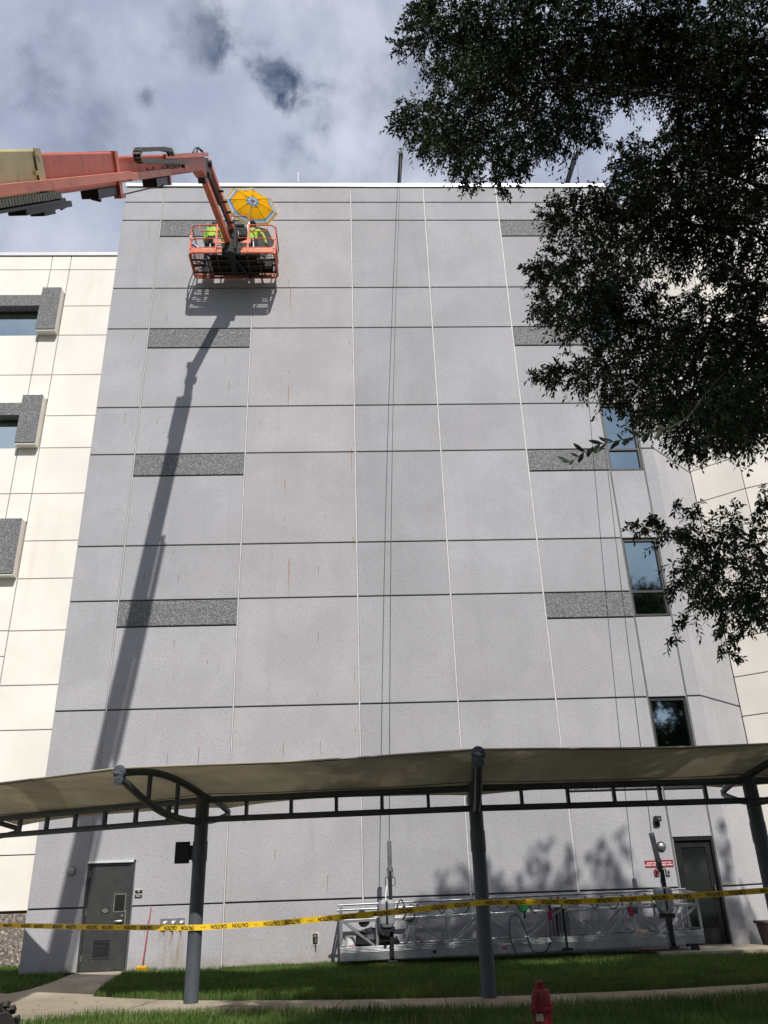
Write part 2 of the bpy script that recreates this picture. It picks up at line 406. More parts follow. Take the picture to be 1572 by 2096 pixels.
def text_mesh(body, size, bold=.0, spacing=1.0, line=1.0):
    cu = bpy.data.curves.new('lettering', 'FONT'); cu.body = body; cu.size = size; cu.align_x = 'CENTER'; cu.align_y = 'CENTER'
    cu.offset = bold * size; cu.extrude = .0008; cu.space_character = spacing; cu.space_line = line; cu.resolution_u = 3
    o = bpy.data.objects.new('lettering', cu); COL.objects.link(o)
    dg = bpy.context.evaluated_depsgraph_get(); me = bpy.data.meshes.new_from_object(o.evaluated_get(dg))
    bpy.data.objects.remove(o); bpy.data.curves.remove(cu); me.name = 'lettering'
    return me
def place_text(me, mat, org, ax, ay, parent, name='lettering'):
    me.materials.clear(); me.materials.append(M[mat])
    o = bpy.data.objects.new(name, me); COL.objects.link(o)
    ax, ay = Vector(ax).normalized(), Vector(ay).normalized(); az = ax.cross(ay)
    w_ = Vector(parent.get('_w', (0, 0, 0))) if parent else Vector()
    mt = Matrix.Identity(4)
    for i in range(3): mt[i][0], mt[i][1], mt[i][2], mt[i][3] = ax[i], ay[i], az[i], org[i] - w_[i]
    o.parent = parent; o.matrix_basis = mt
    return o
# ------------------------------------------------------------------ ground
b = MB()
b.add([(-600, -600, -.06), (600, -600, -.06), (600, 600, -.06), (-600, 600, -.06)], [(0, 1, 2, 3)])
tag(b.build('ground', 'land'), kind='structure')
b = MB(); b.add([(-14, -24, -.022), (16, -24, -.022), (16, .04, -.022), (-14, .04, -.022)], [(0, 1, 2, 3)])
tag(b.build('lawn_soil', 'soil'), kind='structure')
WN = [(-9.6, -.9), (-7.9, -2.0), (-6.3, -3.3), (-4.45, -4.22), (-3.82, -4.78), (-1.77, -5.49), (.47, -6.0), (3.73, -6.22), (6.32, -5.86), (9.5, -4.9), (13, -3.2)]
WS = [(-10.8, -3.0), (-8.8, -4.0), (-6.6, -5.3), (-4.9, -6.2), (-4.05, -6.42), (-2.44, -6.75), (-.1, -7.12), (3.4, -7.36), (6.4, -6.98), (9.9, -6.0), (13.6, -4.3)]
def lerp_path(P, t):          # t in 0..1 along arc length
    d = [math.dist(P[i], P[i + 1]) for i in range(len(P) - 1)]; L = sum(d) * t
    for i, x in enumerate(d):
        if L <= x or i == len(d) - 1:
            k = L / x; return (P[i][0] + (P[i + 1][0] - P[i][0]) * k, P[i][1] + (P[i + 1][1] - P[i][1]) * k)
        L -= x
walk = T('walkway', 'curved concrete walkway under the canopy', 'path', (0, 0, 0)); tag(walk, kind='structure')
bb = MB()
for i in range(len(WN) - 1):
    bb.hexa([(*WS[i], -.08), (*WS[i + 1], -.08), (*WN[i + 1], -.08), (*WN[i], -.08), (*WS[i], -.012), (*WS[i + 1], -.012), (*WN[i + 1], -.012), (*WN[i], -.012)])
bb.build('seam_bed', 'seam', walk)
NS = 16
for k in range(NS):
    t0, t1 = (k + .004) / NS, (k + 1 - .004) / NS; bm_ = MB(); dz = random.uniform(-.003, .003)
    q = []
    for z in (-.04, .0 + dz):
        q += [(*lerp_path(WS, t0), z), (*lerp_path(WS, t1), z), (*lerp_path(WN, t1), z), (*lerp_path(WN, t0), z)]
    bm_.hexa(q).build('paving_slab', random.choice(['walk', 'walk2']), walk)
# path to the left door and the apron left of the lawn
dpath = T('door_path', 'short concrete path from the walkway to the charcoal door', 'path', (0, 0, 0)); tag(dpath, kind='structure')
def poly_slab(poly, z0, z1, name, mat, par):
    return MB().prism([(x, y, z0) for x, y in poly], (0, 0, z1 - z0)).build(name, mat, par)
poly_slab([(-6.12, -.02), (-6.02, -1.5), (-4.82, -1.5), (-4.93, -.02)], -.05, .002, 'paving_slab', 'walk2', dpath)
poly_slab([(-6.02, -1.512), (-6.02, -2.3), (-4.775, -2.3), (-4.818, -1.512)], -.05, .0, 'paving_slab', 'walk', dpath)
poly_slab([(-6.02, -2.312), (-6.04, -2.9), (-6.2, -3.38), (-4.46, -4.2), (-4.772, -2.312)], -.05, .001, 'paving_slab', 'walk2', dpath)
poly_slab([(-4.95, -6.23), (-4.08, -6.44), (-4.35, -6.9), (-4.75, -7.4), (-7.5, -13), (-10.5, -13), (-9, -4.3), (-6.62, -5.33)], -.05, -.004, 'paving_slab', 'walk', dpath)
rs = T('door_landing', 'concrete landing in front of the glass door', 'path', (0, 0, 0)); tag(rs, kind='structure')
poly_slab([(6.2, -.03), (10.2, -.03), (10.2, -1.45), (8.4, -1.40), (7.0, -1.25), (6.3, -1.15)], -.05, .09, 'paving_slab', 'walk2', rs)

# ------------------------------------------------------------------ walls
class Wall:
    def __init__(s, p0, p1):
        s.o = Vector((p0[0], p0[1], 0)); d = Vector((p1[0] - p0[0], p1[1] - p0[1], 0)); s.L = d.length; s.d = d.normalized(); s.n = Vector((s.d.y, -s.d.x, 0))
    def p(s, u, z, dep=0.): v = s.o + s.d * u + s.n * dep; return (v.x, v.y, z)
    def panel(s, mb, u0, u1, z0, z1, t=.055, ch=.008, proud=0.):
        a = [s.p(u0, z0, -t), s.p(u1, z0, -t), s.p(u1, z1, -t), s.p(u0, z1, -t)]
        e = [s.p(u0, z0, proud - ch), s.p(u1, z0, proud - ch), s.p(u1, z1, proud - ch), s.p(u0, z1, proud - ch)]
        f = [s.p(u0 + ch, z0 + ch, proud), s.p(u1 - ch, z0 + ch, proud), s.p(u1 - ch, z1 - ch, proud), s.p(u0 + ch, z1 - ch, proud)]
        fs = [(8, 9, 10, 11)]
        for i in range(4):
            j = (i + 1) % 4; fs += [(4 + i, 4 + j, 8 + j, 8 + i), (i, j, 4 + j, 4 + i)]
        return mb.add(a + e + f, fs)
    def slab(s, mb, u0, u1, z0, z1, d0, d1):
        return mb.hexa([s.p(u0, z0, d0), s.p(u1, z0, d0), s.p(u1, z0, d1), s.p(u0, z0, d1), s.p(u0, z1, d0), s.p(u1, z1, d0), s.p(u1, z1, d1), s.p(u0, z1, d1)])
XL, V1, V2, V3, V4, V5, V6, V7, V8 = -7.27, -6.03, -2.965, .121, 2.552, 4.996, 7.31, 8.29, 8.66
H = [22.70, 22.049, 21.266, 18.493, 16.956, 14.185, 12.651, 9.887, 8.363, 5.585, 4.024, 1.27, .0]
DK = {2: 20.585, 4: 16.255, 6: 11.965, 8: 7.66, 10: 3.40}
GZ, GX = .018, .0205
tower = T('grey_building', 'tall grey precast concrete block with dark aggregate bands, a charcoal door and a glass door', 'building', (0, 0, 0))
CX, CY = 10.35, 1.60
b = MB()
b.prism([(XL, .05, -.1), (V6 - .03, .05, -.1), (V6 - .03, .30, -.1), (V7 + .03, .30, -.1), (V7 + .03, .05, -.1), (V8 - .02, .05, -.1), (CX - .035, CY + .03, -.1), (CX - .035, 9, -.1), (XL, 9, -.1)], (0, 0, 22.78))
b.build('wall', 'greyback', tower)
W = Wall((0, 0), (1, 0)); W.o = Vector((0, 0, 0))
def gp(u0, u1, z0, z1, mat, name='wall_panel'):
    return W.panel(MB(), u0 + GX, u1 - GX, z0 + GZ, z1 - GZ).build(name, mat, tower)
cols = [(XL - GX, V1, 'grey'), (V1, V2, 'grey'), (V2, V3, 'greyw'), (V3, V4, 'greyd'), (V4, V5, 'grey'), (V5, V6, 'grey')]
for ci, (a, c, mat) in enumerate(cols):
    band = ci in (1, 5)
    for k in range(12):
        z1, z0 = H[k], H[k + 1]
        if ci == 1 and k >= 10: continue
        if band and k in DK:
            gp(a, c, DK[k] + .004, z1, 'agg', 'aggregate_panel'); gp(a, c, z0, DK[k] - .004, mat)
        else: gp(a, c, z0, z1, mat)
# panels round the left door
gp(V1, V2, DK[10] + .004, H[10], 'agg', 'aggregate_panel')
DX0, DX1, DZ = -6.035, -5.035, 2.165
MB().prism([W.p(u, z, -.055) for u, z in [(V1 + GX, DZ + .05), (DX1 + .05, DZ + .05), (DX1 + .05, H[11] + GZ), (V2 - GX, H[11] + GZ), (V2 - GX, DK[10] - .022), (V1 + GX, DK[10] - .022)]], (0, -.055, 0)).build('wall_panel', 'grey', tower)
gp(DX1 + .03, V2, H[12] - .05, H[11], 'grey')
for (za, zb) in ((22.70, 18.493), (16.235, 14.185), (11.955, 9.887), (7.672, 5.585), (3.39, 2.335)):
    gp(V6, V7, zb - (GZ if zb < 18 else 0), za, 'grey')
for k in range(0, 12): gp(V7, V8 + .018, H[k + 1] - (.05 if k == 11 else 0), H[k], 'grey')
gp(V6 - .001, V6 + .06, -.05, 2.335, 'grey')
# angled return at the right corner
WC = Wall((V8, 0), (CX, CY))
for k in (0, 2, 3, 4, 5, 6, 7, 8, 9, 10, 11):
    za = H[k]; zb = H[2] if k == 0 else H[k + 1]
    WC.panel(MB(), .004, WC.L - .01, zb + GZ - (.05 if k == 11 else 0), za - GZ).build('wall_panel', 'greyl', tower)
# left return of the tower (side wall)
MB().box(XL - .001, XL + .05, .052, 2.38, -.05, 22.70).build('side_panel', 'grey', tower)
for v, mat, wd in ((V1, 'sealant', .011), (V2, 'sealant', .014), (V3, 'sealant', .016), (V4, 'sealant', .017), (V5, 'sealant', .018), (V6, 'sealdark', .019), (V7, 'sealdark', .019)):
    zb = DZ + .05 if v == V1 else 0
    W.slab(MB(), v - wd, v + wd, zb, 22.68, -.05, -.004 if mat == 'sealant' else -.022).build('joint_sealant', mat, tower)
b = MB(); W.slab(b, XL - .03, V8 + .03, 22.715, 22.86, -.5, .045)
WC.slab(b, .03, WC.L - .02, 22.716, 22.859, -.4, .045); b.build('parapet_coping', 'coping', tower, bevel=.008)
# windows in the right-hand column
for zt, zb, tr in ((18.475, 16.255, 16.956), (14.167, 11.975, 12.651), (9.869, 7.692, 8.363), (5.567, 3.41, 4.024)):
    fr = MB(); d0, d1 = -.16, -.05
    for (u0, u1, z0, z1) in ((V6 + .02, V6 + .075, zb, zt), (V7 - .075, V7 - .02, zb, zt), (V6 + .075, V7 - .075, zt - .07, zt), (V6 + .075, V7 - .075, zb, zb + .055), (V6 + .075, V7 - .075, tr - .03, tr + .03)):
        W.slab(fr, u0, u1, z0, z1, d0, d1)
    f = fr.build('window', 'frame', tower)
    for za, zc in ((zb + .055, tr - .03), (tr + .03, zt - .07)):
        sub(W.slab(MB(), V6 + .075, V7 - .075, za, zc, -.13, -.105).build('pane', 'glass', tower), f)
# charcoal door
fr = MB()
W.slab(fr, DX0, DX0 + .045, 0, DZ, -.048, .014); W.slab(fr, DX1 - .045, DX1, 0, DZ, -.048, .014); W.slab(fr, DX0 + .045, DX1 - .045, DZ - .045, DZ, -.048, .014)
fr.build('door_frame', 'doorpaint', tower)
W.slab(MB(), DX0 - .01, DX1 + .01, DZ, DZ + .045, -.04, .06).build('drip_cap', 'coping', tower, bevel=.006)
W.slab(MB(), DX0 - .02, DX1 + .02, -.03, .018, -.1, .12).build('threshold', 'walk2', tower)
dm = W.slab(MB(), DX0 + .049, DX1 - .049, .03, DZ - .049, -.048, -.018)
door = dm.build('door', 'doorpaint', tower, bevel=.004)
fr = MB()
for (u0, u1, z0, z1) in ((-5.395, -5.375, 1.16, 1.53), (-5.155, -5.135, 1.16, 1.53), (-5.375, -5.155, 1.51, 1.53), (-5.375, -5.155, 1.16, 1.18)): W.slab(fr, u0, u1, z0, z1, -.018, -.006)
sub(fr.build('vision_frame', 'steel', tower), door)
sub(W.slab(MB(), -5.375, -5.155, 1.18, 1.51, -.018, -.014).build('vision_pane', 'darkglass', tower), door)
b = MB()
for k in range(13):
    z = .30 + k * .024
    b.hexa([W.p(-5.74, z, -.018), W.p(-5.40, z, -.018), W.p(-5.40, z + .004, -.002), W.p(-5.74, z + .004, -.002), W.p(-5.74, z + .014, -.018), W.p(-5.40, z + .014, -.018), W.p(-5.40, z + .010, -.002), W.p(-5.74, z + .010, -.002)])
for (u0, u1, z0, z1) in ((-5.765, -5.375, .27, .295), (-5.765, -5.375, .62, .645), (-5.765, -5.742, .295, .62), (-5.398, -5.375, .295, .62)): W.slab(b, u0, u1, z0, z1, -.018, -.001)
sub(b.build('louvre', 'doorpaint', tower), door)
b = MB(); b.cyl(W.p(-5.18, .99, -.018), W.p(-5.18, .99, .042), .022); b.tube([W.p(-5.18, .99, .037), W.p(-5.20, .99, .047), W.p(-5.33, .985, .044)], .014, 8)
b.cyl(W.p(-5.185, 1.09, -.018), W.p(-5.185, 1.09, .012), .028); W.slab(b, -5.125, -5.10, .88, 1.20, -.018, -.003)
sub(b.build('handle', 'steel', tower, smooth=True), door)
for z in (.22, 1.12, 1.88):
    b = MB(); b.cyl(W.p(DX0 + .055, z, -.004), W.p(DX0 + .055, z + .13, -.004), .014, 8); sub(b.build('hinge', 'steel', tower), door)
b = W.slab(MB(), -5.655, -5.475, 1.145, 1.255, -.018, -.012); nt_ = b.build('door_notice', 'ink', tower); sub(nt_, door)
b = MB()
for k, (u0, u1) in enumerate(((-5.635, -5.52), (-5.635, -5.50), (-5.63, -5.50), (-5.60, -5.53))): W.slab(b, u0, u1, 1.225 - k * .02, 1.231 - k * .02, -.012, -.010)
b.cyl(W.p(-5.565, 1.243, -.012), W.p(-5.565, 1.243, -.010), .006, 8)
sub(b.build('notice_print', 'chalk', tower), door)
# glass door
RX0, RX1, RZ0, RZ = 7.335, 8.285, .09, 2.325
fr = MB()
W.slab(fr, RX0, RX0 + .055, RZ0, RZ, -.16, -.02); W.slab(fr, RX1 - .055, RX1, RZ0, RZ, -.16, -.02); W.slab(fr, RX0 + .055, RX1 - .055, RZ - .07, RZ, -.16, -.02)
fr.build('door_frame', 'doorbronze', tower)
fr = MB()
for (u0, u1, z0, z1) in ((RX0 + .058, RX0 + .19, RZ0 + .02, RZ - .073), (RX1 - .19, RX1 - .058, RZ0 + .02, RZ - .073), (RX0 + .19, RX1 - .19, RZ - .22, RZ - .073), (RX0 + .19, RX1 - .19, RZ0 + .02, RZ0 + .34), (RX0 + .19, RX1 - .19, 1.14, 1.22)):
    W.slab(fr, u0, u1, z0, z1, -.13, -.08)
gd = fr.build('door', 'doorbronze', tower)
for za, zc in ((RZ0 + .34, 1.14), (1.22, RZ - .22)): sub(W.slab(MB(), RX0 + .19, RX1 - .19, za, zc, -.12, -.10).build('pane', 'darkglass', tower), gd)
b = MB(); b.tube([W.p(8.15, 1.05, -.08), W.p(8.15, 1.05, -.03), W.p(8.15, 1.30, -.03), W.p(8.15, 1.30, -.08)], .012, 8); sub(b.build('handle', 'steel', tower), gd)
W.slab(MB(), RX0, RX1, RZ0, RZ0 + .018, -.2, .05).build('threshold', 'steel', tower)

# ------------------------------------------------------------------ cream building on the left
YC = 2.4
cream = T('cream_building', 'lower cream concrete wing with grey-framed strip windows left of the grey block', 'building', (0, 0, 0))
WL = Wall((-20, YC), (-7, YC)); WL.o = Vector((0, YC, 0))
b = MB()
b.box(-20, -7.2, YC + .32, 9, -.1, 21.9); b.build('wall', 'creamjoint', cream)
CH = [21.95, 21.35, 19.77, 18.55, 16.97, 15.41, 14.24, 12.65, 11.09, 9.90, 8.34, 6.79, 5.58, 4.03, 2.48, 1.2]
C1, C2 = -9.73, -10.385
def cp(u0, u1, z0, z1): return WL.panel(MB(), u0 + .012, u1 - .012, z0 + .012, z1 - .012, t=.3).build('wall_panel', 'cream', cream)
for k in range(len(CH) - 1):
    cp(C1, -7.2, CH[k + 1], CH[k])
def wide(u0, u1, segs):
    for z1, z0 in segs: cp(u0, u1, z0, z1)
SH = 4.31
sl = [20.52 - SH * k for k in range(5)]
wide(C2, C1, [(21.95, 21.35), (21.35, 20.3), (7.61, 5.62)] + [s_ for k in range(4) for s_ in ((sl[k] - 1.95, sl[k] - 3.55), (sl[k] - 3.55, sl[k] - SH - .18 + (.2 if k == 2 else 0)))] + [(3.30, 1.2)])
wide(-20, C2, [(21.95, 21.35), (21.35, 20.12), (7.21, 5.62)] + [s_ for k in range(4) for s_ in ((sl[k] - 1.96, sl[k] - 3.55), (sl[k] - 3.55, sl[k] - SH - .38))] + [(2.9, 1.2)])
for k in range(3):
    z = sl[k]
    WL.slab(MB(), C2 - .01, C1 - .03, z - 1.98, z - .20, -.25, .28).build('window_surround', 'cream', cream)
    WL.slab(MB(), C2 - .006, C1 - .034, z - 1.93, z - .204, .28, .31).build('aggregate_panel', 'agg', cream)
    WL.slab(MB(), -20, C2 - .012, z - .85, z - .40, -.25, .16).build('aggregate_lintel', 'agg', cream)
    fr = MB(); WL.slab(fr, -20, C2 - .012, z - 1.96, z - 1.90, -.26, -.16); WL.slab(fr, -20, C2 - .012, z - .90, z - .852, -.26, -.16); WL.slab(fr, C2 - .06, C2 - .012, z - 1.90, z - .90, -.26, -.16)
    for u in (-12.0, -13.6, -15.2): WL.slab(fr, u - .03, u + .03, z - 1.90, z - .90, -.26, -.16)
    f = fr.build('window', 'frame', cream)
    us = [C2 - .06, -11.97, -12.03, -13.57, -13.63, -15.17, -15.23, -20]
    for q in range(0, 8, 2): sub(WL.slab(MB(), us[q + 1], us[q], z - 1.90, z - .90, -.24, -.21).build('pane', 'glassc', cream), f)
b = MB(); WL.slab(b, -20, -7.2, -.1, 1.15, -.2, .14); b.build('aggregate_plinth', 'aggc', cream, bevel=.01)
WL.slab(MB(), -20, -7.2, 21.965, 22.10, -.5, .05).build('parapet_coping', 'coping', cream, bevel=.008)

# ------------------------------------------------------------------ cream wing on the right, set in short facets
wing = T('cream_wing', 'pale cream facetted concrete wing right of the angled grey corner', 'building', (0, 0, 0))
pts = [(CX, CY)]; ang = -42
for L_, st in ((1.42, 12), (1.40, 10), (1.5, 8), (1.6, 6), (2.2, 4), (4, 0)):
    a = R(ang); pts.append((pts[-1][0] + math.cos(a) * L_, pts[-1][1] + math.sin(a) * L_)); ang += st
b = MB(); b.prism([(x + .12, y + .2, -.1) for x, y in pts] + [(22, 12, -.1), (CX - .3, 12, -.1)], (0, 0, 24.2)); b.build('wall', 'creamjoint', wing)
for i in range(len(pts) - 1):
    WW = Wall(pts[i], pts[i + 1])
    for k in range(23):
        z0 = -.05 if k == 0 else .05 + k * 1.0535; z1 = .05 + (k + 1) * 1.0535
        WW.panel(MB(), .012, WW.L - .012, z0 + .013, z1 - .013, t=.09).build('wall_panel', 'cream', wing)
b = MB()
for i in range(len(pts) - 1):
    WW = Wall(pts[i], pts[i + 1]); WW.slab(b, 0, WW.L, 24.29, 24.42, -.4, .04)
b.build('parapet_coping', 'coping', wing)
# ------------------------------------------------------------------ walkway canopy
can = T('walkway_canopy', 'beige fabric walkway canopy on dark blue-grey steel posts and trusses', 'canopy', (0, 0, 0))
PP = [(-7.75, -2.45), (-2.58, -5.53), (1.93, -6.2), (6.52, -6.15), (11.2, -5.2)]
ZP = [2.99, 3.0, 3.0, 3.0, 3.0]
FT = [(-9.1, -4.6, 3.17), (-3.44, -7.65, 3.15), (1.70, -8.5, 3.16), (7.05, -8.35, 3.16), (12.6, -7.2, 3.16)]     # front arm tips
RT = [(-6.9, -2.05, 2.80), (-2.38, -3.95, 2.87), (2.02, -4.75, 2.89), (6.82, -4.4, 2.93), (10.6, -3.4, 2.92)]  # rear arm tips
def V(*a): return Vector(a)
def arm_curves(i):
    p = V(*PP[i], 0); f = V(*FT[i]); r = V(*RT[i]); up, lo, rup, rlo = [], [], [], []
    top = V(p.x, p.y, ZP[i] + .02); bot = V(p.x, p.y, 2.60)
    for k in range(13):
        t = k / 12; q = f.lerp(top, t); q.z += .17 * math.sin(math.pi * t) * (1 - .25 * t); up.append(q)
        q = (f + V(0, 0, -.03)).lerp(bot, t); q.z -= .17 * math.sin(math.pi * t) ; lo.append(q)
    for k in range(7):
        t = k / 6; q = top.lerp(r, t); q.z += .03 * math.sin(math.pi * t); rup.append(q)
        q = bot.lerp(r + V(0, 0, -.05), t); q.z -= .03 * math.sin(math.pi * t); rlo.append(q)
    return up, lo, rup, rlo
ARM = [arm_curves(i) for i in range(5)]
for i in range(5):
    x, y = PP[i]
    b = MB(); b.lathe((x, y, 0), [(.112, -.02), (.112, 3.02)], n=24)
    post = b.build('post', 'post', can, smooth=True)
    sub(MB().lathe((x, y, 0), [(.112, 1.99), (.122, 1.99), (.122, 2.30), (.112, 2.30)], n=24).build('sleeve', 'post', can, smooth=True), post)
    up, lo, rup, rlo = ARM[i]
    b = MB(); b.tube(up, .055, 10); b.tube(lo, .055, 10)
    for k in (4, 8): b.tube([up[k], lo[k]], .038, 8)
    b.tube(rup, .05, 10); b.tube(rlo, .05, 10)
    arm = b.build('arm', 'post', can, smooth=True)
    d = (up[0] - up[1]).normalized(); f = V(*FT[i])
    b = MB(); b.lathe(f + V(0, 0, .02) - d * .04, [(.085, 0), (.10, .01), (.10, .05), (.085, .06)], axis=d, n=18)
    b.lathe(f + V(0, 0, -.09) - d * .04, [(.06, 0), (.075, .01), (.075, .045), (.06, .05)], axis=d, n=16)
    sub(b.build('end_cap', 'post', can, smooth=True), arm)
    b = MB(); b.lathe(f + V(0, 0, .02) + d * .02, [(.028, 0), (.028, .03)], axis=d, n=8); b.bar(f + d * .03 + V(-.06, 0, .03), f + d * .03 + V(.05, 0, .0), .015, .015)
    sub(b.build('turnbuckle', 'steel', can), arm)
for i in range(4):
    a, c = V(*PP[i], 0), V(*PP[i + 1], 0); d = (c - a).normalized()
    a2, c2 = a + d * .10, c - d * .10
    b = MB(); b.tube([V(a2.x, a2.y, 2.945), V(c2.x, c2.y, 2.945)], .055, 10); b.build('top_chord', 'post', can, smooth=True)
    b = MB(); b.tube([V(a2.x, a2.y, 2.635), V(c2.x, c2.y, 2.635)], .05, 10); b.build('bottom_chord', 'post', can, smooth=True)
    n_ = 5 if i else 7
    for k in range(1, n_ + 1):
        q = a.lerp(c, k / (n_ + 1))
        MB().bar((q.x, q.y, 2.66), (q.x, q.y, 2.92), .075, .05, up=d).build('truss_web', 'post', can)
    for e, s_ in ((a, 1), (c, -1)):
        b = MB()
        for z in (2.66, 2.90):
            q = e + d * s_ * .13 + V(0, 0, z); b.lathe(q - V(0, .10, 0), [(.018, 0), (.018, .2)], axis=(0, 1, 0), n=6)
        b.build('bolt', 'post', can)
    # one fabric bay
    us = 14; A = ARM[i][0] + ARM[i][2][1:]; B_ = ARM[i + 1][0] + ARM[i + 1][2][1:]; nv = len(A); vs = []; fs = []
    for thick in (.075, .066):
        for u in range(us + 1):
            t = u / us
            for k in range(nv):
                q = A[k].lerp(B_[k], t); e = k / (nv - 1); edge = (2 * e - 1) ** 6
                mid = ARM[i][0][-1].lerp(ARM[i + 1][0][-1], t)
                sg = math.sin(math.pi * t)
                q = q.lerp(V(mid.x, mid.y, q.z + (.05 if e > .5 else 0)), (.05 if e < .5 else .50) * sg ** .8 * (edge if e < .5 else max(0., (e - .6) / .4)))          # edges pulled in by the tension cable
                q.z += thick - .035 * sg * (1 - edge) - .01 * sg + .006 * math.sin(9 * t + 5 * e)
                vs.append(tuple(q))
    off = (us + 1) * nv
    for u in range(us):
        for k in range(nv - 1):
            a0 = u * nv + k
            fs.append((a0, a0 + 1, a0 + nv + 1, a0 + nv)); fs.append((off + a0, off + a0 + nv, off + a0 + nv + 1, off + a0 + 1))
    for k in (0, nv - 1):
        for u in range(us): a0 = u * nv + k; fs.append((a0, a0 + nv, off + a0 + nv, off + a0))
    for u in (0, us):
        for k in range(nv - 1): a0 = u * nv + k; fs.append((a0, a0 + 1, off + a0 + 1, off + a0))
    b = MB(); b.add(vs, fs); fb = b.build('fabric', 'canvas', can, smooth=True)
    b = MB(); b.tube([Vector(vs[u * nv]) for u in range(us + 1)], .013, 6); sub(b.build('hem', 'canvas', can, smooth=True), fb)
    for nm, k in (('hem_seam', 1), ('rear_seam', nv - 6)):
        b = MB(); b.tube([Vector(vs[off + u * nv + k]) + V(0, 0, -.006) for u in range(us + 1)], .009, 5); sub(b.build(nm, 'chain', can), fb)
bs = T('sign_box', 'flat black sign box seen from behind, clamped to the left canopy post', 'sign', (-2.84, -5.53, 1.97))
MB().box(-2.98, -2.745, -5.57, -5.51, 1.97, 2.30).build('panel', 'black', bs, bevel=.006)
MB().box(-2.745, -2.66, -5.56, -5.52, 2.02, 2.24).build('bracket', 'black', bs)
MB().lathe((-2.58, -5.53, 0), [(.12, 2.03), (.12, 2.06)], n=20).build('clamp', 'black', bs)

# ------------------------------------------------------------------ caution tape
tp = T('caution_tape', 'yellow caution tape strung upside down past the canopy posts', 'tape', (0, 0, 0))
TP = [(-7.72, -2.60, 1.05), (-6.6, -3.2, 1.09), (-4.55, -4.55, 1.055), (-2.66, -5.66, 1.035), (-2.50, -5.665, 1.035), (-1.2, -5.95, 1.07), (.4, -6.20, 1.165), (1.85, -6.325, 1.265), (2.01, -6.325, 1.265), (3.4, -6.31, 1.235), (5.0, -6.29, 1.255), (6.45, -6.275, 1.30), (8.3, -5.9, 1.33)]
def catmull(P, n=8):
    o = []
    for i in range(len(P) - 1):
        p0, p1, p2, p3 = (Vector(P[max(i - 1, 0)]), Vector(P[i]), Vector(P[i + 1]), Vector(P[min(i + 2, len(P) - 1)]))
        for k in range(n):
            t = k / n; o.append(.5 * (2 * p1 + (p2 - p0) * t + (2 * p0 - 5 * p1 + 4 * p2 - p3) * t * t + (3 * p1 - p0 - 3 * p2 + p3) * t ** 3))
    o.append(Vector(P[-1])); return o
path = [TP[0]]
for i in range(1, len(TP)):
    p, q = Vector(TP[i - 1]), Vector(TP[i]); n_ = max(2, int((q - p).length / .22))
    for k in range(1, n_ + 1): path.append(tuple(p.lerp(q, k / n_)))
path = [Vector(p) for p in path]
cum = [0]
for i in range(1, len(path)): cum.append(cum[-1] + (path[i] - path[i - 1]).length)
def tape_up(i_or_s, s):       # the tape rolls edge-on towards its left end and flutters a little
    tw = max(0., 1 - s / 3.0) * 1.05
    return tw + .10 * math.sin(s * 1.7)
b = MB(); vs = []; fs = []
for i, p in enumerate(path):
    t = (path[min(i + 1, len(path) - 1)] - path[max(i - 1, 0)]).normalized(); side = t.cross(V(0, 0, 1)).normalized(); a = tape_up(i, cum[i])
    up = (V(0, 0, 1) * math.cos(a) + side * math.sin(a)) * .041
    nn = (side * math.cos(a) - V(0, 0, 1) * math.sin(a)) * .0006
    vs += [tuple(p - up + nn), tuple(p + up + nn), tuple(p + up - nn), tuple(p - up - nn)]
    if i: o_ = 4 * i; fs += [(o_ - 4 + k, o_ - 4 + (k + 1) % 4, o_ + (k + 1) % 4, o_ + k) for k in range(4)]
b.add(vs, fs); b.build('tape', 'yellow', tp)
cw = text_mesh('CAUTION', .077, .030, .98)
xs0 = [v.co.x for v in cw.vertices]; ys0 = [v.co.y for v in cw.vertices]; kx, ky = .262 / (max(xs0) - min(xs0)), .057 / (max(ys0) - min(ys0))
for v in cw.vertices: v.co.x *= kx; v.co.y *= ky
mk = bpy.data.meshes.new('tape_mark'); mk.from_pydata([(-.045, -.006, 0), (-.01, .004, 0), (.045, .0, 0), (.045, .004, 0), (-.01, .010, 0), (-.045, .0, 0)], [], [(0, 1, 4, 5), (1, 2, 3, 4)])
def at_s(s):
    for i in range(1, len(path)):
        if cum[i] >= s:
            k = (s - cum[i - 1]) / (cum[i] - cum[i - 1]); return path[i - 1].lerp(path[i], k), (path[i] - path[i - 1]).normalized()
s_ = .35; k = 0
while s_ < cum[-1] - .2:
    p, t = at_s(s_); side = t.cross(V(0, 0, 1)).normalized(); a = tape_up(0, s_)
    up = V(0, 0, 1) * math.cos(a) + side * math.sin(a); nn = side * math.cos(a) - V(0, 0, 1) * math.sin(a)
    org = p + nn * .0028
    if k % 3 == 2: place_text(mk, 'brownink', org, -t, -up, tp, 'tape_mark'); s_ += .255
    else: place_text(cw, 'ink', org, -t, -up, tp); s_ += .355 if k % 3 == 0 else .255
    k += 1

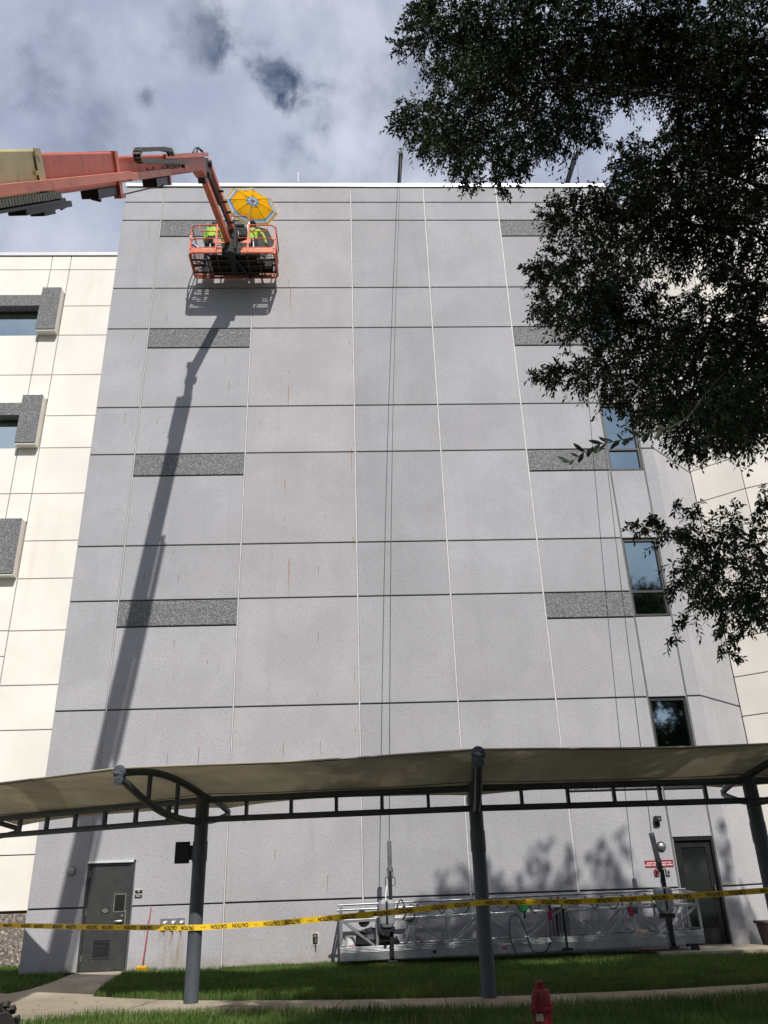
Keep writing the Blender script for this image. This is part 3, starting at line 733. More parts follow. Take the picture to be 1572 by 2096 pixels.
# ------------------------------------------------------------------ boom lift
lift = T('boom_lift', 'orange telescopic boom lift reaching across the sky to a two-man basket at the wall', 'boom lift', (-4.4, -17.2, 0))
BA = Vector((.0254, .6567, .7537)).normalized(); BR = BA.cross(V(0, 0, 1)).normalized(); BU = BR.cross(BA)
BO = Vector((-3.823, -5.004, 18.322))
def bp(s, h, r=0.): return BO + BA * s + BU * h + BR * r
def bbox(mb, s0, s1, h0, h1, r0, r1):
    return mb.hexa([bp(s0, h0, r0), bp(s1, h0, r0), bp(s1, h0, r1), bp(s0, h0, r1), bp(s0, h1, r0), bp(s1, h1, r0), bp(s1, h1, r1), bp(s0, h1, r1)])
def boomsec(mb, s0, s1, h0, h1, hw, c=.03):
    pr = [(-hw + c, h0), (hw - c, h0), (hw, h0 + c), (hw, h1 - c), (hw - c, h1), (-hw + c, h1), (-hw, h1 - c), (-hw, h0 + c)]
    return mb.prism([bp(s0, h, r) for r, h in pr], BA * (s1 - s0))
boomsec(MB(), -21.4, -11.15, -.30, .30, .235).build('boom_base', 'tan', lift, bevel=.004)
b = MB(); bbox(b, -11.34, -11.13, -.28, .306, .252, .264); bbox(b, -11.45, -11.36, .0, .05, .255, .272); bbox(b, -11.3, -11.2, .20, .225, .262, .275)
b.build('wear_pad_collar', 'tan', lift)
boomsec(MB(), -12.5, -7.70, -.265, .255, .205).build('boom_middle', 'redboom', lift, bevel=.004)
b = MB(); bbox(b, -7.84, -7.68, -.268, .262, -.245, .247); b.build('boom_collar', 'orangef', lift)
boomsec(MB(), -9.0, .12, -.235, .185, .165).build('boom_fly', 'redboom', lift, bevel=.004)
b = MB(); bbox(b, -4.2, .62, .10, .19, .18, .235); bbox(b, -.42, .60, .165, .195, -.20, .20); b.build('boom_head_plate', 'orangef', lift)
b = MB(); bbox(b, -20.5, -7.35, -.185, -.06, .265, .34); bbox(b, -7.30, -4.3, -.21, -.085, .255, .325); b.build('cable_tray', 'orangef', lift, bevel=.004)
b = MB(); bbox(b, -4.3, -2.6, -.17, -.10, .22, .29); bbox(b, -2.75, -2.62, -.17, .0, .21, .30); b.build('carrier_bracket', 'redboom', lift)
# cable carriers: rows of links, each row one part of joined links
def carrier(mb, pts, w_, h_, pitch=.085):
    pts = [Vector(p) for p in pts]
    for i in range(len(pts) - 1):
        p, q = pts[i], pts[i + 1]; n_ = max(1, int((q - p).length / pitch)); a = (q - p).normalized()
        for k in range(n_):
            c0 = p.lerp(q, (k + .08) / n_); c1 = p.lerp(q, (k + .86) / n_); u = BR.cross(a).normalized()
            for sgn in (-1, 1): mb.bar(c0 + BR * sgn * w_ * .45, c1 + BR * sgn * w_ * .45, .018, h_, up=u)
            m_ = (c0 + c1) / 2
            for sgn in (-1, 1): mb.bar(m_ - BR * w_ * .45 + u * sgn * h_ * .42, m_ + BR * w_ * .45 + u * sgn * h_ * .42, .035, .012, up=u)
    return mb
b = MB(); carrier(b, [bp(-17.5, -.25, .30), bp(-10.95, -.25, .30)], .13, .085); cc = b.build('cable_carrier', 'chain', lift); cc['kind'] = 'stuff'
loop = [bp(-4.15, .17, .34)] + [bp(-4.3, .26, .34), bp(-5.0, .285, .34), bp(-6.3, .275, .34)]
loop += [bp(-6.55 - .30 * math.sin(t), .18 + .10 * math.cos(t), .34) for t in np.linspace(.2, math.pi - .2, 7)]
loop += [bp(-6.3, .085, .34), bp(-4.5, .045, .33), bp(-2.75, .0, .31)]
b = MB(); carrier(b, loop, .13, .075); cc = b.build('cable_carrier', 'chain', lift); cc['kind'] = 'stuff'
b = MB(); b.tube([p + BR * .02 for p in loop], .022, 6); b.tube([p - BR * .03 for p in loop], .020, 6); b.build('hoses', 'rubber', lift)
b = MB(); bbox(b, -17.5, -11.0, -.345, -.315, .10, .40); bbox(b, -12.2, -10.6, -.42, -.345, .14, .36); bbox(b, -11.6, -11.2, -.47, -.34, .16, .34); bbox(b, -10.95, -10.75, -.36, -.30, .18, .34)
b.tube([bp(-10.8, -.34, .25), bp(-10.6, -.36, .25), bp(-10.55, -.42, .25), bp(-10.75, -.44, .25)], .02, 6); b.build('carrier_support', 'black', lift, bevel=.006)
b = MB(); bbox(b, -8.75, -7.62, -.42, -.275, -.12, .16); b.cyl(bp(-8.8, -.40, .05), bp(-8.8, -.44, .2), .03); b.build('roller_housing', 'black', lift, bevel=.01)
b = MB(); bbox(b, -7.68, -7.52, -.47, -.20, .14, .20); bbox(b, -7.75, -7.46, -.47, -.41, .10, .22); b.build('roller_bracket', 'orangef', lift)
b = MB(); bbox(b, -5.05, -3.95, -.40, -.24, -.10, .19); b.cyl(bp(-4.6, -.40, -.08), bp(-4.6, -.40, .2), .045); b.build('sheave_housing', 'black', lift, bevel=.01)
b = MB(); bbox(b, -4.02, -3.90, -.41, -.17, .10, .22); b.build('sheave_plate', 'orangef', lift)
b = MB(); b.tube([bp(-7.5, -.43, .12), bp(-4.7, -.40, .12)], .014, 6); b.build('extension_cable', 'black', lift)
b = MB()
for s0 in (-6.2, -5.0, -3.9): b.tube([bp(s0, -.02, .31), bp(s0 + .02, -.07, .32), bp(s0 + .5, -.075, .32), bp(s0 + .52, -.02, .31)], .012, 6)
b.tube([bp(-.2, .20, .0), bp(-.1, .30, .05), bp(.2, .31, .08), bp(.42, .22, .1)], .022, 6); b.tube([bp(-.15, .20, .08), bp(.0, .28, .1), bp(.3, .27, .12), bp(.45, .16, .16)], .018, 6)
b.build('hose_hangers', 'black', lift)
# jib pivot and jib
P0 = V(-3.79, -3.95, 19.33)
b = MB(); b.obox((-3.80, -4.18, 18.90), (1, 0, 0), (0, .96, -.28), (0, .28, .96), .10, .13, .46); b.cyl((-3.95, -4.1, 18.86), (-3.63, -4.1, 18.86), .10); b.cyl((-3.95, -4.02, 19.32), (-3.63, -4.02, 19.32), .09)
b.build('jib_pivot', 'black', lift, bevel=.008)
b = MB(); b.prism([bp(-.5, -.235, -.14), bp(.12, -.235, -.14), bp(.55, -.40, -.14), bp(.62, -.30, -.14), bp(.55, .10, -.14), bp(-.5, .16, -.14)], BR * .28); b.build('boom_nose', 'redboom', lift, bevel=.006)
b = MB(); b.bar((-3.74, -4.08, 19.40), (-3.42, -1.68, 19.33), .13, .15); b.build('jib_upper_arm', 'orangef', lift, bevel=.006)
b = MB(); b.bar((-3.84, -4.12, 18.84), (-3.52, -1.62, 18.86), .15, .19); b.build('jib_lower_arm', 'orange', lift, bevel=.006)
b = MB(); b.tube([(-3.76, -3.85, 19.12), (-3.60, -2.75, 19.17)], .062, 10); b.tube([(-3.60, -2.75, 19.17), (-3.48, -1.9, 19.2)], .032, 8); b.build('jib_cylinder', 'black', lift, smooth=True)
b = MB()
for k in range(4): b.cyl((-3.44 - k * .05, -1.95 - k * .38, 19.27 + k * .012), (-3.30 - k * .05, -1.95 - k * .38, 19.27 + k * .012), .035, 10)
b.build('jib_pins', 'black', lift)
b = MB(); b.box(-3.62, -3.28, -1.62, -1.34, 18.60, 19.42); b.cyl((-3.45, -1.5, 18.45), (-3.45, -1.5, 19.50), .15); b.box(-3.72, -3.18, -1.45, -1.34, 18.55, 18.80)
b.prism([(-3.55, -1.40, 18.62), (-3.35, -1.40, 18.62), (-3.36, -.55, 18.62), (-3.52, -.55, 18.62)], (0, 0, -.07)); b.bar((-3.40, -1.3, 18.56), (-3.02, -.35, 18.60), .07, .05)
b.build('rotator', 'rubber', lift, bevel=.012)
# basket
BX0, BX1, BY0, BY1, BZ = -4.71, -2.17, -1.33, -.24, 18.72
def rail(mb, pts, r=.021): return mb.tube(pts, r, 8)
def rrect(x0, x1, z, y, rr, droop):     # a rail with rounded outer corners
    pass
b = MB(); b.box(BX0 + .06, -3.62, BY0 - .012, BY0, BZ - .02, BZ + .17); b.box(-3.28, BX1 - .06, BY0 - .012, BY0, BZ - .02, BZ + .17); b.build('toe_board', 'orange', lift, bevel=.004)
b = MB(); b.box(BX0 + .06, BX1 - .06, BY1, BY1 + .012, BZ - .02, BZ + .13); b.box(BX0, BX0 + .012, BY0 + .06, BY1 - .06, BZ - .02, BZ + .13); b.box(BX1 - .012, BX1, BY0 + .06, BY1 - .06, BZ - .02, BZ + .13); b.build('toe_board', 'orange', lift)
b = MB()
def ring(z, r, c=.13):
    pts = []
    for cx_, cy_, a0 in ((BX1 - c, BY0 + c, -90), (BX1 - c, BY1 - c, 0), (BX0 + c, BY1 - c, 90), (BX0 + c, BY0 + c, 180)):
        for k in range(5): a = R(a0 + 22.5 * k); pts.append((cx_ + c * math.cos(a), cy_ + c * math.sin(a), z))
    pts.append(pts[0]); return b.tube(pts, r, 8, cap=False)
ring(BZ - .03, .030); ring(BZ + .165, .018)
b.build('floor_frame', 'orange', lift, smooth=True)
b = MB()
for k in range(34): x = BX0 + .05 + k * (BX1 - BX0 - .1) / 33; b.box(x - .0035, x + .0035, BY0 + .02, BY1 - .02, BZ - .03, BZ - .004)
for k in range(14): y = BY0 + .03 + k * (BY1 - BY0 - .06) / 13; b.box(BX0 + .03, BX1 - .03, y - .0035, y + .0035, BZ - .028, BZ - .006)
for y in (-1.05, -.80, -.52): b.box(BX0 + .02, BX1 - .02, y - .022, y + .022, BZ - .075, BZ - .031)
for x in (-4.20, -3.9, -3.0, -2.65): b.box(x - .02, x + .02, BY0, BY1, BZ - .072, BZ - .032)
fl = b.build('floor_grating', 'gratingsteel', lift); fl['kind'] = 'stuff'
b = MB(); b.box(-4.12, -2.72, -1.20, -.30, BZ - .003, BZ + .004); b.build('floor_plate', 'gratingsteel', lift)
ZT, ZM = BZ + 1.05, BZ + .52
for q in [(x - .028, x + .028, BY0 - .028, BY0 + .028, BZ, ZT + .02) for x in (-3.92, -2.98)] + [(BX0 - .01, BX0 + .045, BY0 + .05, BY0 + .105, BZ, ZM + .22), (BX1 - .045, BX1 + .01, BY0 + .05, BY0 + .105, BZ, ZM + .22)] + [(x - .02, x + .02, BY1 - .02, BY1 + .02, BZ, ZT - .02) for x in (BX0 + .05, -3.92, -2.98, BX1 - .05)]:
    MB().box(*q).build('rail_post', 'orange', lift, bevel=.006)
b = MB()
def outer(x0, x1, sgn, z, r=.021, drop=.28):    # from inner post to the rounded outer corner and down
    b.tube([(x0, BY0, z), (x1 - sgn * .14, BY0 + .01, z), (x1 - sgn * .05, BY0 + .05, z - .02), (x1 - sgn * .015, BY0 + .08, z - .09), (x1, BY0 + .09, z - drop)], r, 8)
outer(-3.92, BX0, -1, ZT); outer(-2.98, BX1, 1, ZT); outer(-3.92, BX0, -1, ZM, .019, .2); outer(-2.98, BX1, 1, ZM, .019, .2)
for x, s_ in ((BX0 + .01, -1), (BX1 - .01, 1)):
    b.tube([(x, BY0 + .05, ZT - .05), (x, BY0 + .13, ZT), (x, BY1 - .13, ZT), (x, BY1 - .02, ZT - .05)], .02, 8); b.tube([(x, BY0 + .05, ZM), (x, BY1 - .03, ZM)], .018, 8)
b.tube([(BX0 + .02, BY1, ZT - .06), (BX0 + .12, BY1, ZT), (BX1 - .12, BY1, ZT), (BX1 - .02, BY1, ZT - .06)], .02, 8); b.tube([(BX0 + .02, BY1, ZM), (BX1 - .02, BY1, ZM)], .018, 8)
b.tube([(-3.92, BY0, ZM + .02), (-2.98, BY0, ZM + .02)], .020, 8)
for x0, x1, s_ in ((-3.92, -4.45, -1), (-2.98, -2.42, 1)):
    b.tube([(x0, BY0 + .01, ZT - .24), (x1 - s_ * .08, BY0 + .01, ZT - .24), (x1 - s_ * .02, BY0 + .01, ZT - .20), (x1, BY0 + .01, ZT - .12), (x1, BY0 + .01, ZT - .01)], .014, 8)
b.tube([(-3.92, BY0, ZT + .0), (-3.92, BY0, ZT + .28), (-3.86, BY0, ZT + .36), (-3.12, BY0, ZT + .36), (-3.01, BY0, ZT + .30), (-2.98, BY0, ZT + .2), (-2.98, BY0, ZT)], .017, 8)
b.build('guard_rails', 'orange', lift, smooth=True)
b = MB(); b.prism([(-4.0, BY0 - .03, ZM - .02), (-3.62, BY0 - .03, ZM - .2), (-4.0, BY0 - .03, ZM - .2)], (0, .02, 0)); b.prism([(-2.90, BY0 - .03, ZM - .02), (-3.28, BY0 - .03, ZM - .2), (-2.90, BY0 - .03, ZM - .2)], (0, .02, 0)); b.build('gusset', 'orange', lift)
b = MB(); b.prism([(-3.66, -1.30, ZM + .15), (-3.06, -1.30, ZM + .15), (-3.06, -1.0, ZM + .15), (-3.66, -1.0, ZM + .15)], (0, .04, .38)); b.box(-3.6, -3.12, -1.3, -1.05, ZM + .53, ZM + .62); b.build('control_console', 'rubber', lift, bevel=.02)
b = MB(); b.box(-3.58, -3.10, -1.02, -.96, ZM + .60, ZM + .85); b.build('console_screen', 'aludark', lift, bevel=.01)
random.seed(31)
b = MB()
for k in range(9):
    p = V(-3.66 + random.random() * .50, -1.40, ZM - .36 + random.random() * .42); pts_ = [p]
    for q in range(5): pts_.append(pts_[-1] + V(random.uniform(-.09, .09), random.uniform(-.03, .02), random.uniform(-.09, .07)))
    b.tube(catmull(pts_, 3), .012, 5)
b.tube(catmull([(-3.42, -1.4, ZM + .62), (-3.2, -1.43, ZM + .5), (-3.08, -1.42, ZM + .2), (-3.2, -1.42, ZM - .25)], 6), .009, 5); b.tube(catmull([(-3.40, -1.45, ZM + .72), (-3.44, -1.5, ZM + .3), (-3.38, -1.5, ZM - .2)], 6), .012, 5)
b.tube(catmull([(-4.6, -1.2, BZ - .05), (-4.5, -1.0, BZ - .12), (-4.3, -.9, BZ - .09), (-4.45, -.75, BZ - .13), (-4.6, -.6, BZ - .08), (-4.3, -.5, BZ - .1)], 5), .014, 5)
ch_ = b.build('control_hoses', 'rubber', lift); ch_['kind'] = 'stuff'
b = MB(); b.box(-4.33, -4.05, BY0 - .016, BY0 - .012, BZ + .08, BZ + .12); b.box(-2.75, -2.5, BY0 - .016, BY0 - .012, BZ + .08, BZ + .12); b.build('decal', 'wood', lift)
b = MB(); b.lathe((-2.98, BY0, ZT + .01), [(.03, 0), (.035, .05), (.02, .09)], n=10); b.lathe((BX0 + .0, BY0, ZM + .03), [(.02, 0), (.03, .03), (.015, .06)], n=8); b.build('clamp_knob', 'white', lift)
# chassis, wheels, turntable below the frame edge
LX, LY = -3.60, -14.98
b = MB(); b.box(LX - .62, LX + .62, LY - 1.9, LY + 1.9, .38, .78); b.box(LX - .8, LX + .8, LY - 1.35, LY - 1.05, .45, .65); b.box(LX - .8, LX + .8, LY + 1.05, LY + 1.35, .45, .65); b.build('chassis', 'tan', lift, bevel=.03)
b = MB(); b.lathe((LX, LY - .3, .78), [(.6, 0), (.6, .14)], n=24); b.box(LX - 1.05, LX - .32, LY - 3.3, LY + .9, .92, 1.75); b.box(LX + .35, LX + 1.0, LY - 3.3, LY + .8, .92, 1.6); b.box(LX - .32, LX + .35, LY - 3.6, LY + .4, .92, 1.15); b.build('turntable', 'orange', lift, bevel=.05)
b = MB(); b.box(LX - .95, LX + .9, LY - 4.2, LY - 3.3, .92, 1.9); b.build('counterweight', 'tan', lift, bevel=.06)
pv = bp(-21.0, -.1)
b = MB(); b.box(LX - .9, LX - .3, pv.y - .5, LY - 2.2, 1.4, pv.z + .15); b.build('boom_mount', 'orange', lift, bevel=.04)
def wheel(x, y):
    s_ = 1 if x > LX else -1; c = V(x, y, .47)
    b = MB(); prof = [(.27, -.20), (.42, -.20), (.465, -.15), (.475, -.05), (.475, .05), (.465, .15), (.42, .20), (.27, .20)]; b.lathe(c, prof, axis=(1, 0, 0), n=36)
    for k in range(22):
        a = 2 * math.pi * k / 22
        for sg in (-1, 1):
            a2 = a + (.14 if sg > 0 else 0); rd = V(0, math.cos(a2), math.sin(a2)); tg = V(0, -math.sin(a2), math.cos(a2))
            b.obox(c + rd * .468 + V(sg * .105, 0, 0), (V(1, 0, 0) * .9 + tg * .45 * sg).normalized(), tg, rd, .105, .030, .016)
    t = b.build('wheel', 'tyre', lift)
    b = MB(); b.lathe(c + V(s_ * .10, 0, 0), [(.25, 0), (.26, .08), (.20, .10), (.10, .06), (.09, .14)], axis=(s_, 0, 0), n=20); sub(b.build('rim', 'tan', lift, smooth=True), t)
for x in (-1.02, 1.02):
    for y in (-1.35, 1.35): wheel(LX + x, LY + y)

# ------------------------------------------------------------------ umbrella in the basket
UC = V(-3.03, -.80, 21.03); UN = V(.17, -.03, 1).normalized(); UX = UN.cross(V(0, 1, 0)).normalized(); UY = UN.cross(UX)
um = T('beach_umbrella', 'open yellow beach umbrella with blue wave bands above the basket', 'umbrella', tuple(UC))
def umat():
    g = NB('umbrella_cloth')
    at = g.n('ShaderNodeAttribute'); at.attribute_name = 'tone'; f = at.outputs['Fac']
    wv = g.math('ADD', f, g.math('MULTIPLY', g.math('SUBTRACT', g.noise(9., 4), .5), .10))
    r = g.n('ShaderNodeValToRGB'); r.color_ramp.interpolation = 'LINEAR'; g.l(wv, r.inputs[0]); e = r.color_ramp.elements
    Yc, B1, B2, Wc, Br = (.82, .41, .010), (.07, .20, .42), (.13, .31, .54), (.46, .58, .66), (.40, .28, .12)
    stops = [(0, Yc), (.045, Yc), (.06, B1), (.085, B1), (.10, Wc), (.16, Wc), (.185, B2), (.235, B1), (.25, Yc), (.775, Yc), (.79, B1), (.83, B2), (.85, Wc), (.905, Wc), (.92, Br), (.955, Yc), (.97, Br), (1, (.60, .50, .22))]
    e[0].position = 0; e[0].color = (*Yc, 1); e[1].position = 1; e[1].color = (*stops[-1][1], 1)
    for p_, c_ in stops[1:-1]: x = e.new(p_); x.color = (*c_, 1)
    # small printed palms as dark tufts
    pm = g.math('MULTIPLY', g.math('MULTIPLY', g.ramp(f, .60, .66), g.math('SUBTRACT', 1, g.ramp(f, .74, .78))), g.ramp(g.noise(11., 4, .75), .54, .60))
    pm2 = g.math('MULTIPLY', g.math('MULTIPLY', g.ramp(f, .26, .28), g.math('SUBTRACT', 1, g.ramp(f, .33, .36))), g.ramp(g.noise(14., 4, .75), .50, .56))
    col = g.mix(g.math('MULTIPLY', g.math('ADD', pm, pm2), .8), r.outputs[0], (.22, .14, .03))
    g.set(Base_Color=col, Roughness=.8)
    tr = g.n('ShaderNodeBsdfTranslucent'); g.l(col, tr.inputs['Color']); mx = g.n('ShaderNodeMixShader'); mx.inputs[0].default_value = .62
    g.l(g.b.outputs[0], mx.inputs[1]); g.l(tr.outputs[0], mx.inputs[2]); g.l(mx.outputs[0], g.o.inputs[0]); return g.m
UM = umat(); UR = .85
def up_(rf, a, lift_=0.):
    return UC + (UX * math.cos(a) + UY * math.sin(a)) * UR * rf + UN * (.26 * (1 - rf ** 1.7) + lift_)
for k in range(8):
    a0, a1 = 2 * math.pi * k / 8 + .2, 2 * math.pi * (k + 1) / 8 + .2; vs = []; fs = []; tone = []
    for i in range(17):
        rf = i / 16
        for j in range(5):
            t = j / 4; p = up_(rf, a0).lerp(up_(rf, a1), t) + UN * (-.015 * math.sin(math.pi * t) * rf); vs.append(tuple(p - UC)); tone.append(rf)
    for i in range(16):
        for j in range(4): q = i * 5 + j; fs.append((q, q + 1, q + 6, q + 5))
    me = bpy.data.meshes.new('canopy_panel'); me.from_pydata(vs, [], fs); me.materials.append(UM)
    at = me.attributes.new('tone', 'FLOAT', 'POINT'); at.data.foreach_set('value', tone)
    o = bpy.data.objects.new('canopy_panel', me); COL.objects.link(o); o.parent = um
    b = MB(); b.tube([up_(.02, a0, -.012), up_(.5, a0, -.012), up_(1.0, a0, -.012)], .006, 5); b.build('rib', 'frame', um)
b = MB(); b.tube([UC + UN * .34, UC - UN * .6 - V(.0, .0, 0), V(-3.05, -.95, 19.75)], .016, 8); b.build('pole', 'white', um)
b = MB(); b.lathe(UC + UN * .26, [(.03, 0), (.022, .06), (.008, .12)], axis=UN, n=8); b.build('finial', 'white', um)
# ------------------------------------------------------------------ workers in the basket
def worker(name_label, J, E, hair_c, fwd, strap):
    """one skinned body; J: joint -> (pos, radius, material index); E: bones"""
    root = T('person', name_label, 'person', (J['pelvis'][0][0], J['pelvis'][0][1], BZ + .004))
    w0 = Vector(root['_w']); names = list(J); me = bpy.data.meshes.new('body')
    me.from_pydata([tuple(Vector(J[n][0]) - w0) for n in names], [(names.index(a), names.index(c)) for a, c in E], [])
    o = bpy.data.objects.new('body', me); COL.objects.link(o)
    md = o.modifiers.new('skin', 'SKIN'); sv = me.skin_vertices[0].data
    for i, n in enumerate(names): r = J[n][1]; sv[i].radius = r if isinstance(r, tuple) else (r, r)
    sv[names.index('pelvis')].use_root = True
    o.modifiers.new('sub', 'SUBSURF').levels = 1; o.modifiers['sub'].render_levels = 1
    dg = bpy.context.evaluated_depsgraph_get(); dg.update(); nm = bpy.data.meshes.new_from_object(o.evaluated_get(dg))
    bpy.data.objects.remove(o); nm.name = 'body'
    nm.materials.clear()
    for k in ('lime', 'navy', 'skin', 'black'): nm.materials.append(M[k])
    segs = [(Vector(J[a][0]) - w0, Vector(J[c][0]) - w0, J[c][2]) for a, c in E]
    for p in nm.polygons:
        best = (9, 0)
        for a, c, mi in segs:
            d = c - a; t = max(0, min(1, (p.center - a).dot(d) / max(d.length_squared, 1e-6))); q = (p.center - a - d * t).length
            if q < best[0]: best = (q, mi)
        p.material_index = best[1]; p.use_smooth = True
    body = bpy.data.objects.new('body', nm); COL.objects.link(body); body.parent = root
    h = Vector(J['head'][0]); b = MB()
    b.lathe(h + V(0, -.012, .0), [(.098, -.03), (.108, .03), (.10, .075), (.07, .115), (.02, .13)], axis=(0, -fwd * .25, 1), n=14)
    b.build('hair', 'hair', root, smooth=True)
    for s_, mt in strap: MB().tube(s_, .016, 6).build('harness_strap', mt, root, smooth=True)
    return root
def skeleton(px, py, lean, hx, rarm, larm, spread=.11):
    z = BZ + .01
    J = {}
    pel = V(px, py, z + .93); ch = pel + V(hx * .5, lean * .55, .36); nk = pel + V(hx * .85, lean * .9, .55); hd = pel + V(hx, lean * 1.15, .70)
    J['pelvis'] = (pel, (.155, .125), 1); J['waist'] = (pel.lerp(ch, .5), (.145, .105), 0); J['chest'] = (ch, (.175, .12), 0); J['neck'] = (nk, .055, 2); J['head'] = (hd, .088, 2); J['crown'] = (hd + V(0, 0, .10), .06, 2)
    J['nose'] = (hd + V(0, .105, -.01), .014, 2)
    E = [('pelvis', 'waist'), ('waist', 'chest'), ('chest', 'neck'), ('neck', 'head'), ('head', 'crown'), ('head', 'nose')]
    for s_, n, arm in ((1, 'r', rarm), (-1, 'l', larm)):
        sh = ch + V(s_ * .20, .01, .10)
        J[n + 'sh'] = (sh, .062, 0); J[n + 'el'] = (V(*arm[0]), .045, 0); J[n + 'wr'] = (V(*arm[1]), .030, 0); d = (V(*arm[1]) - V(*arm[0])).normalized()
        pl = V(*arm[1]) + d * .07; J[n + 'palm'] = (pl, (.038, .020), 3)
        E += [('chest', n + 'sh'), (n + 'sh', n + 'el'), (n + 'el', n + 'wr'), (n + 'wr', n + 'palm')]
        sd = d.cross(V(0, 1, 0)).normalized()
        for k, (o_, L_) in enumerate(((-.03, .07), (-.01, .085), (.01, .08), (.03, .06))):
            q = pl + sd * o_ + d * L_; q2 = q + d * .03 + V(0, .02, -.01)
            J[n + 'f%d' % k] = (q, .010, 3); J[n + 'g%d' % k] = (q2, .008, 3); E += [(n + 'palm', n + 'f%d' % k), (n + 'f%d' % k, n + 'g%d' % k)]
        q = V(*arm[1]) + d * .05 - sd * .055; J[n + 'th'] = (q, .011, 3); E.append((n + 'wr', n + 'th'))
        hip = pel + V(s_ * spread * .8, 0, -.06); kn = V(px + s_ * spread, py + .05, z + .50); an = V(px + s_ * spread * 1.1, py - .02, z + .09); to = an + V(s_ * .02, .17, -.045)
        J[n + 'hip'] = (hip, .095, 1); J[n + 'kn'] = (kn, .066, 1); J[n + 'an'] = (an, .050, 1); J[n + 'toe'] = (to, .042, 3)
        E += [('pelvis', n + 'hip'), (n + 'hip', n + 'kn'), (n + 'kn', n + 'an'), (n + 'an', n + 'toe')]
    return J, E
J, E_ = skeleton(-2.93, -.78, .07, -.03, ((-2.60, -.80, 19.86), (-2.50, -.84, 19.52)), ((-3.16, -.58, 19.86), (-3.08, -.42, 19.68)))
c0 = J['chest'][0]
worker('worker in a lime hi-vis shirt with a black harness standing under the umbrella', J, E_, 0, 1,
       [([c0 + V(-.15, .0, .17), c0 + V(-.06, -.13, .0), c0 + V(.06, -.13, -.16), c0 + V(.10, -.11, -.3)], 'black'), ([c0 + V(.15, .0, .17), c0 + V(.06, -.13, .0), c0 + V(-.06, -.13, -.16), c0 + V(-.10, -.11, -.3)], 'black')])
J, E_ = skeleton(-4.20, -.88, .17, .07, ((-3.86, -.62, 19.80), (-3.80, -.40, 19.60)), ((-4.44, -.66, 19.80), (-4.36, -.40, 19.62)))
c0 = J['chest'][0]
worker('worker in a lime and green hi-vis shirt bent forward at the left rail', J, E_, 0, 1,
       [([c0 + V(-.16, -.04, .14), c0 + V(-.15, -.11, .0), c0 + V(-.14, -.11, -.2)], 'green'), ([c0 + V(.16, -.04, .14), c0 + V(.15, -.11, .0), c0 + V(.13, -.11, -.2)], 'green'), ([c0 + V(-.10, -.06, .16), c0 + V(.02, -.14, -.06), c0 + V(.12, -.10, -.25)], 'black')])
b = MB(); b.tube([(-4.62, -1.22, 19.12), (-4.45, -1.18, 18.98), (-4.22, -1.12, 18.86), (-4.08, -1.08, 18.80)], .055, 10, radii=[.04, .06, .06, .045])
tag(b.build('wrapped_roll', 'purple', smooth=True), 'blue-purple plastic wrapped roll leaning in the left end of the basket', 'roll')
b = MB(); b.lathe((-2.62, -.85, BZ + .006), [(.11, 0), (.135, .28), (.14, .30), (.12, .30)], n=16)
tag(b.build('bucket', 'chain', smooth=True), 'dull grey bucket on the basket floor beside the right-hand worker', 'bucket')
b = MB(); b.box(-3.0, -2.30, -.72, -.42, BZ + .006, BZ + .22)
tag(b.build('tool_bag', 'rubber', bevel=.04), 'flat black tool bag lying on the basket floor', 'bag')
b = MB(); b.lathe((-3.33, -1.28, ZM + .10), [(.05, 0), (.055, .16), (.03, .22), (.02, .27)], n=12)
tag(b.build('spray_bottle', 'white', smooth=True), 'small white plastic bottle behind the jib end in the basket', 'bottle')
b = MB(); b.tube([(-2.80, -1.26, 18.74), (-2.83, -1.27, 19.15), (-2.86, -1.26, 19.32)], .018, 6)
tag(b.build('sealant_gun', 'whiteink', smooth=True), 'thin pale caulking tube propped inside the toe board', 'tool')

# ------------------------------------------------------------------ swing stage on the ground
st = T('swing_stage', 'long aluminium swing stage with two grey hoists parked at the foot of the wall', 'swing stage', (3.4, -.65, 0))
SX0, SX1, YF, YB = -.38, 7.30, -1.0, -.32
def SZ(x, z): return z + .0115 * (x + .4)
def sbar(mb, x0, x1, y, z, w_, h_): return mb.bar((x0, y, SZ(x0, z)), (x1, y, SZ(x1, z)), w_, h_)
cuts = [SX0, 4.36, SX1]
for y, yn in ((YF, -1), (YB, 1)):
    for a, c in ((SX0, 4.34), (4.38, SX1)):
        b = MB(); sbar(b, a, c, y, .25, .035, .25)
        for dz in (.33, .355, .305, .28): sbar(b, a + .004, c - .004, y + yn * .020, dz, .012, .011)
        sbar(b, a, c, y, .372, .06, .012); b.build('toe_beam', 'alu', st, bevel=.003)
        b = MB(); sbar(b, a, c, y, .865, .05, .06); b.build('chord', 'alu', st, bevel=.004)
        b = MB(); b.tube([(a - .06, y, SZ(a, 1.155 if yn > 0 else 1.075)), (c + .02, y, SZ(c, 1.155 if yn > 0 else 1.075))], .024, 10); b.build('guard_rail', 'alu', st, smooth=True)
for k in range(9):
    y = YF + .04 + k * .072; b = MB(); sbar(b, SX0 + .02, SX1 - .02, y + .03, .30, .064, .022); b.build('deck_plank', 'aludark', st)
xs_ = [SX0 + .02, .40, 1.16, 1.93, 2.70, 3.46, 4.28, 4.44, 5.15, 5.86, 6.55, SX1 - .02]
for i, x in enumerate(xs_):
    for y in (YF, YB):
        b = MB(); b.bar((x, y, SZ(x, .36)), (x, y, SZ(x, 1.12 if i in (0, 2, 4, 6, 7, 9, 11) else .86)), .052, .042, up=(0, 1, 0)); b.build('upright', 'alu' if i not in (6, 7) else 'aludark', st)
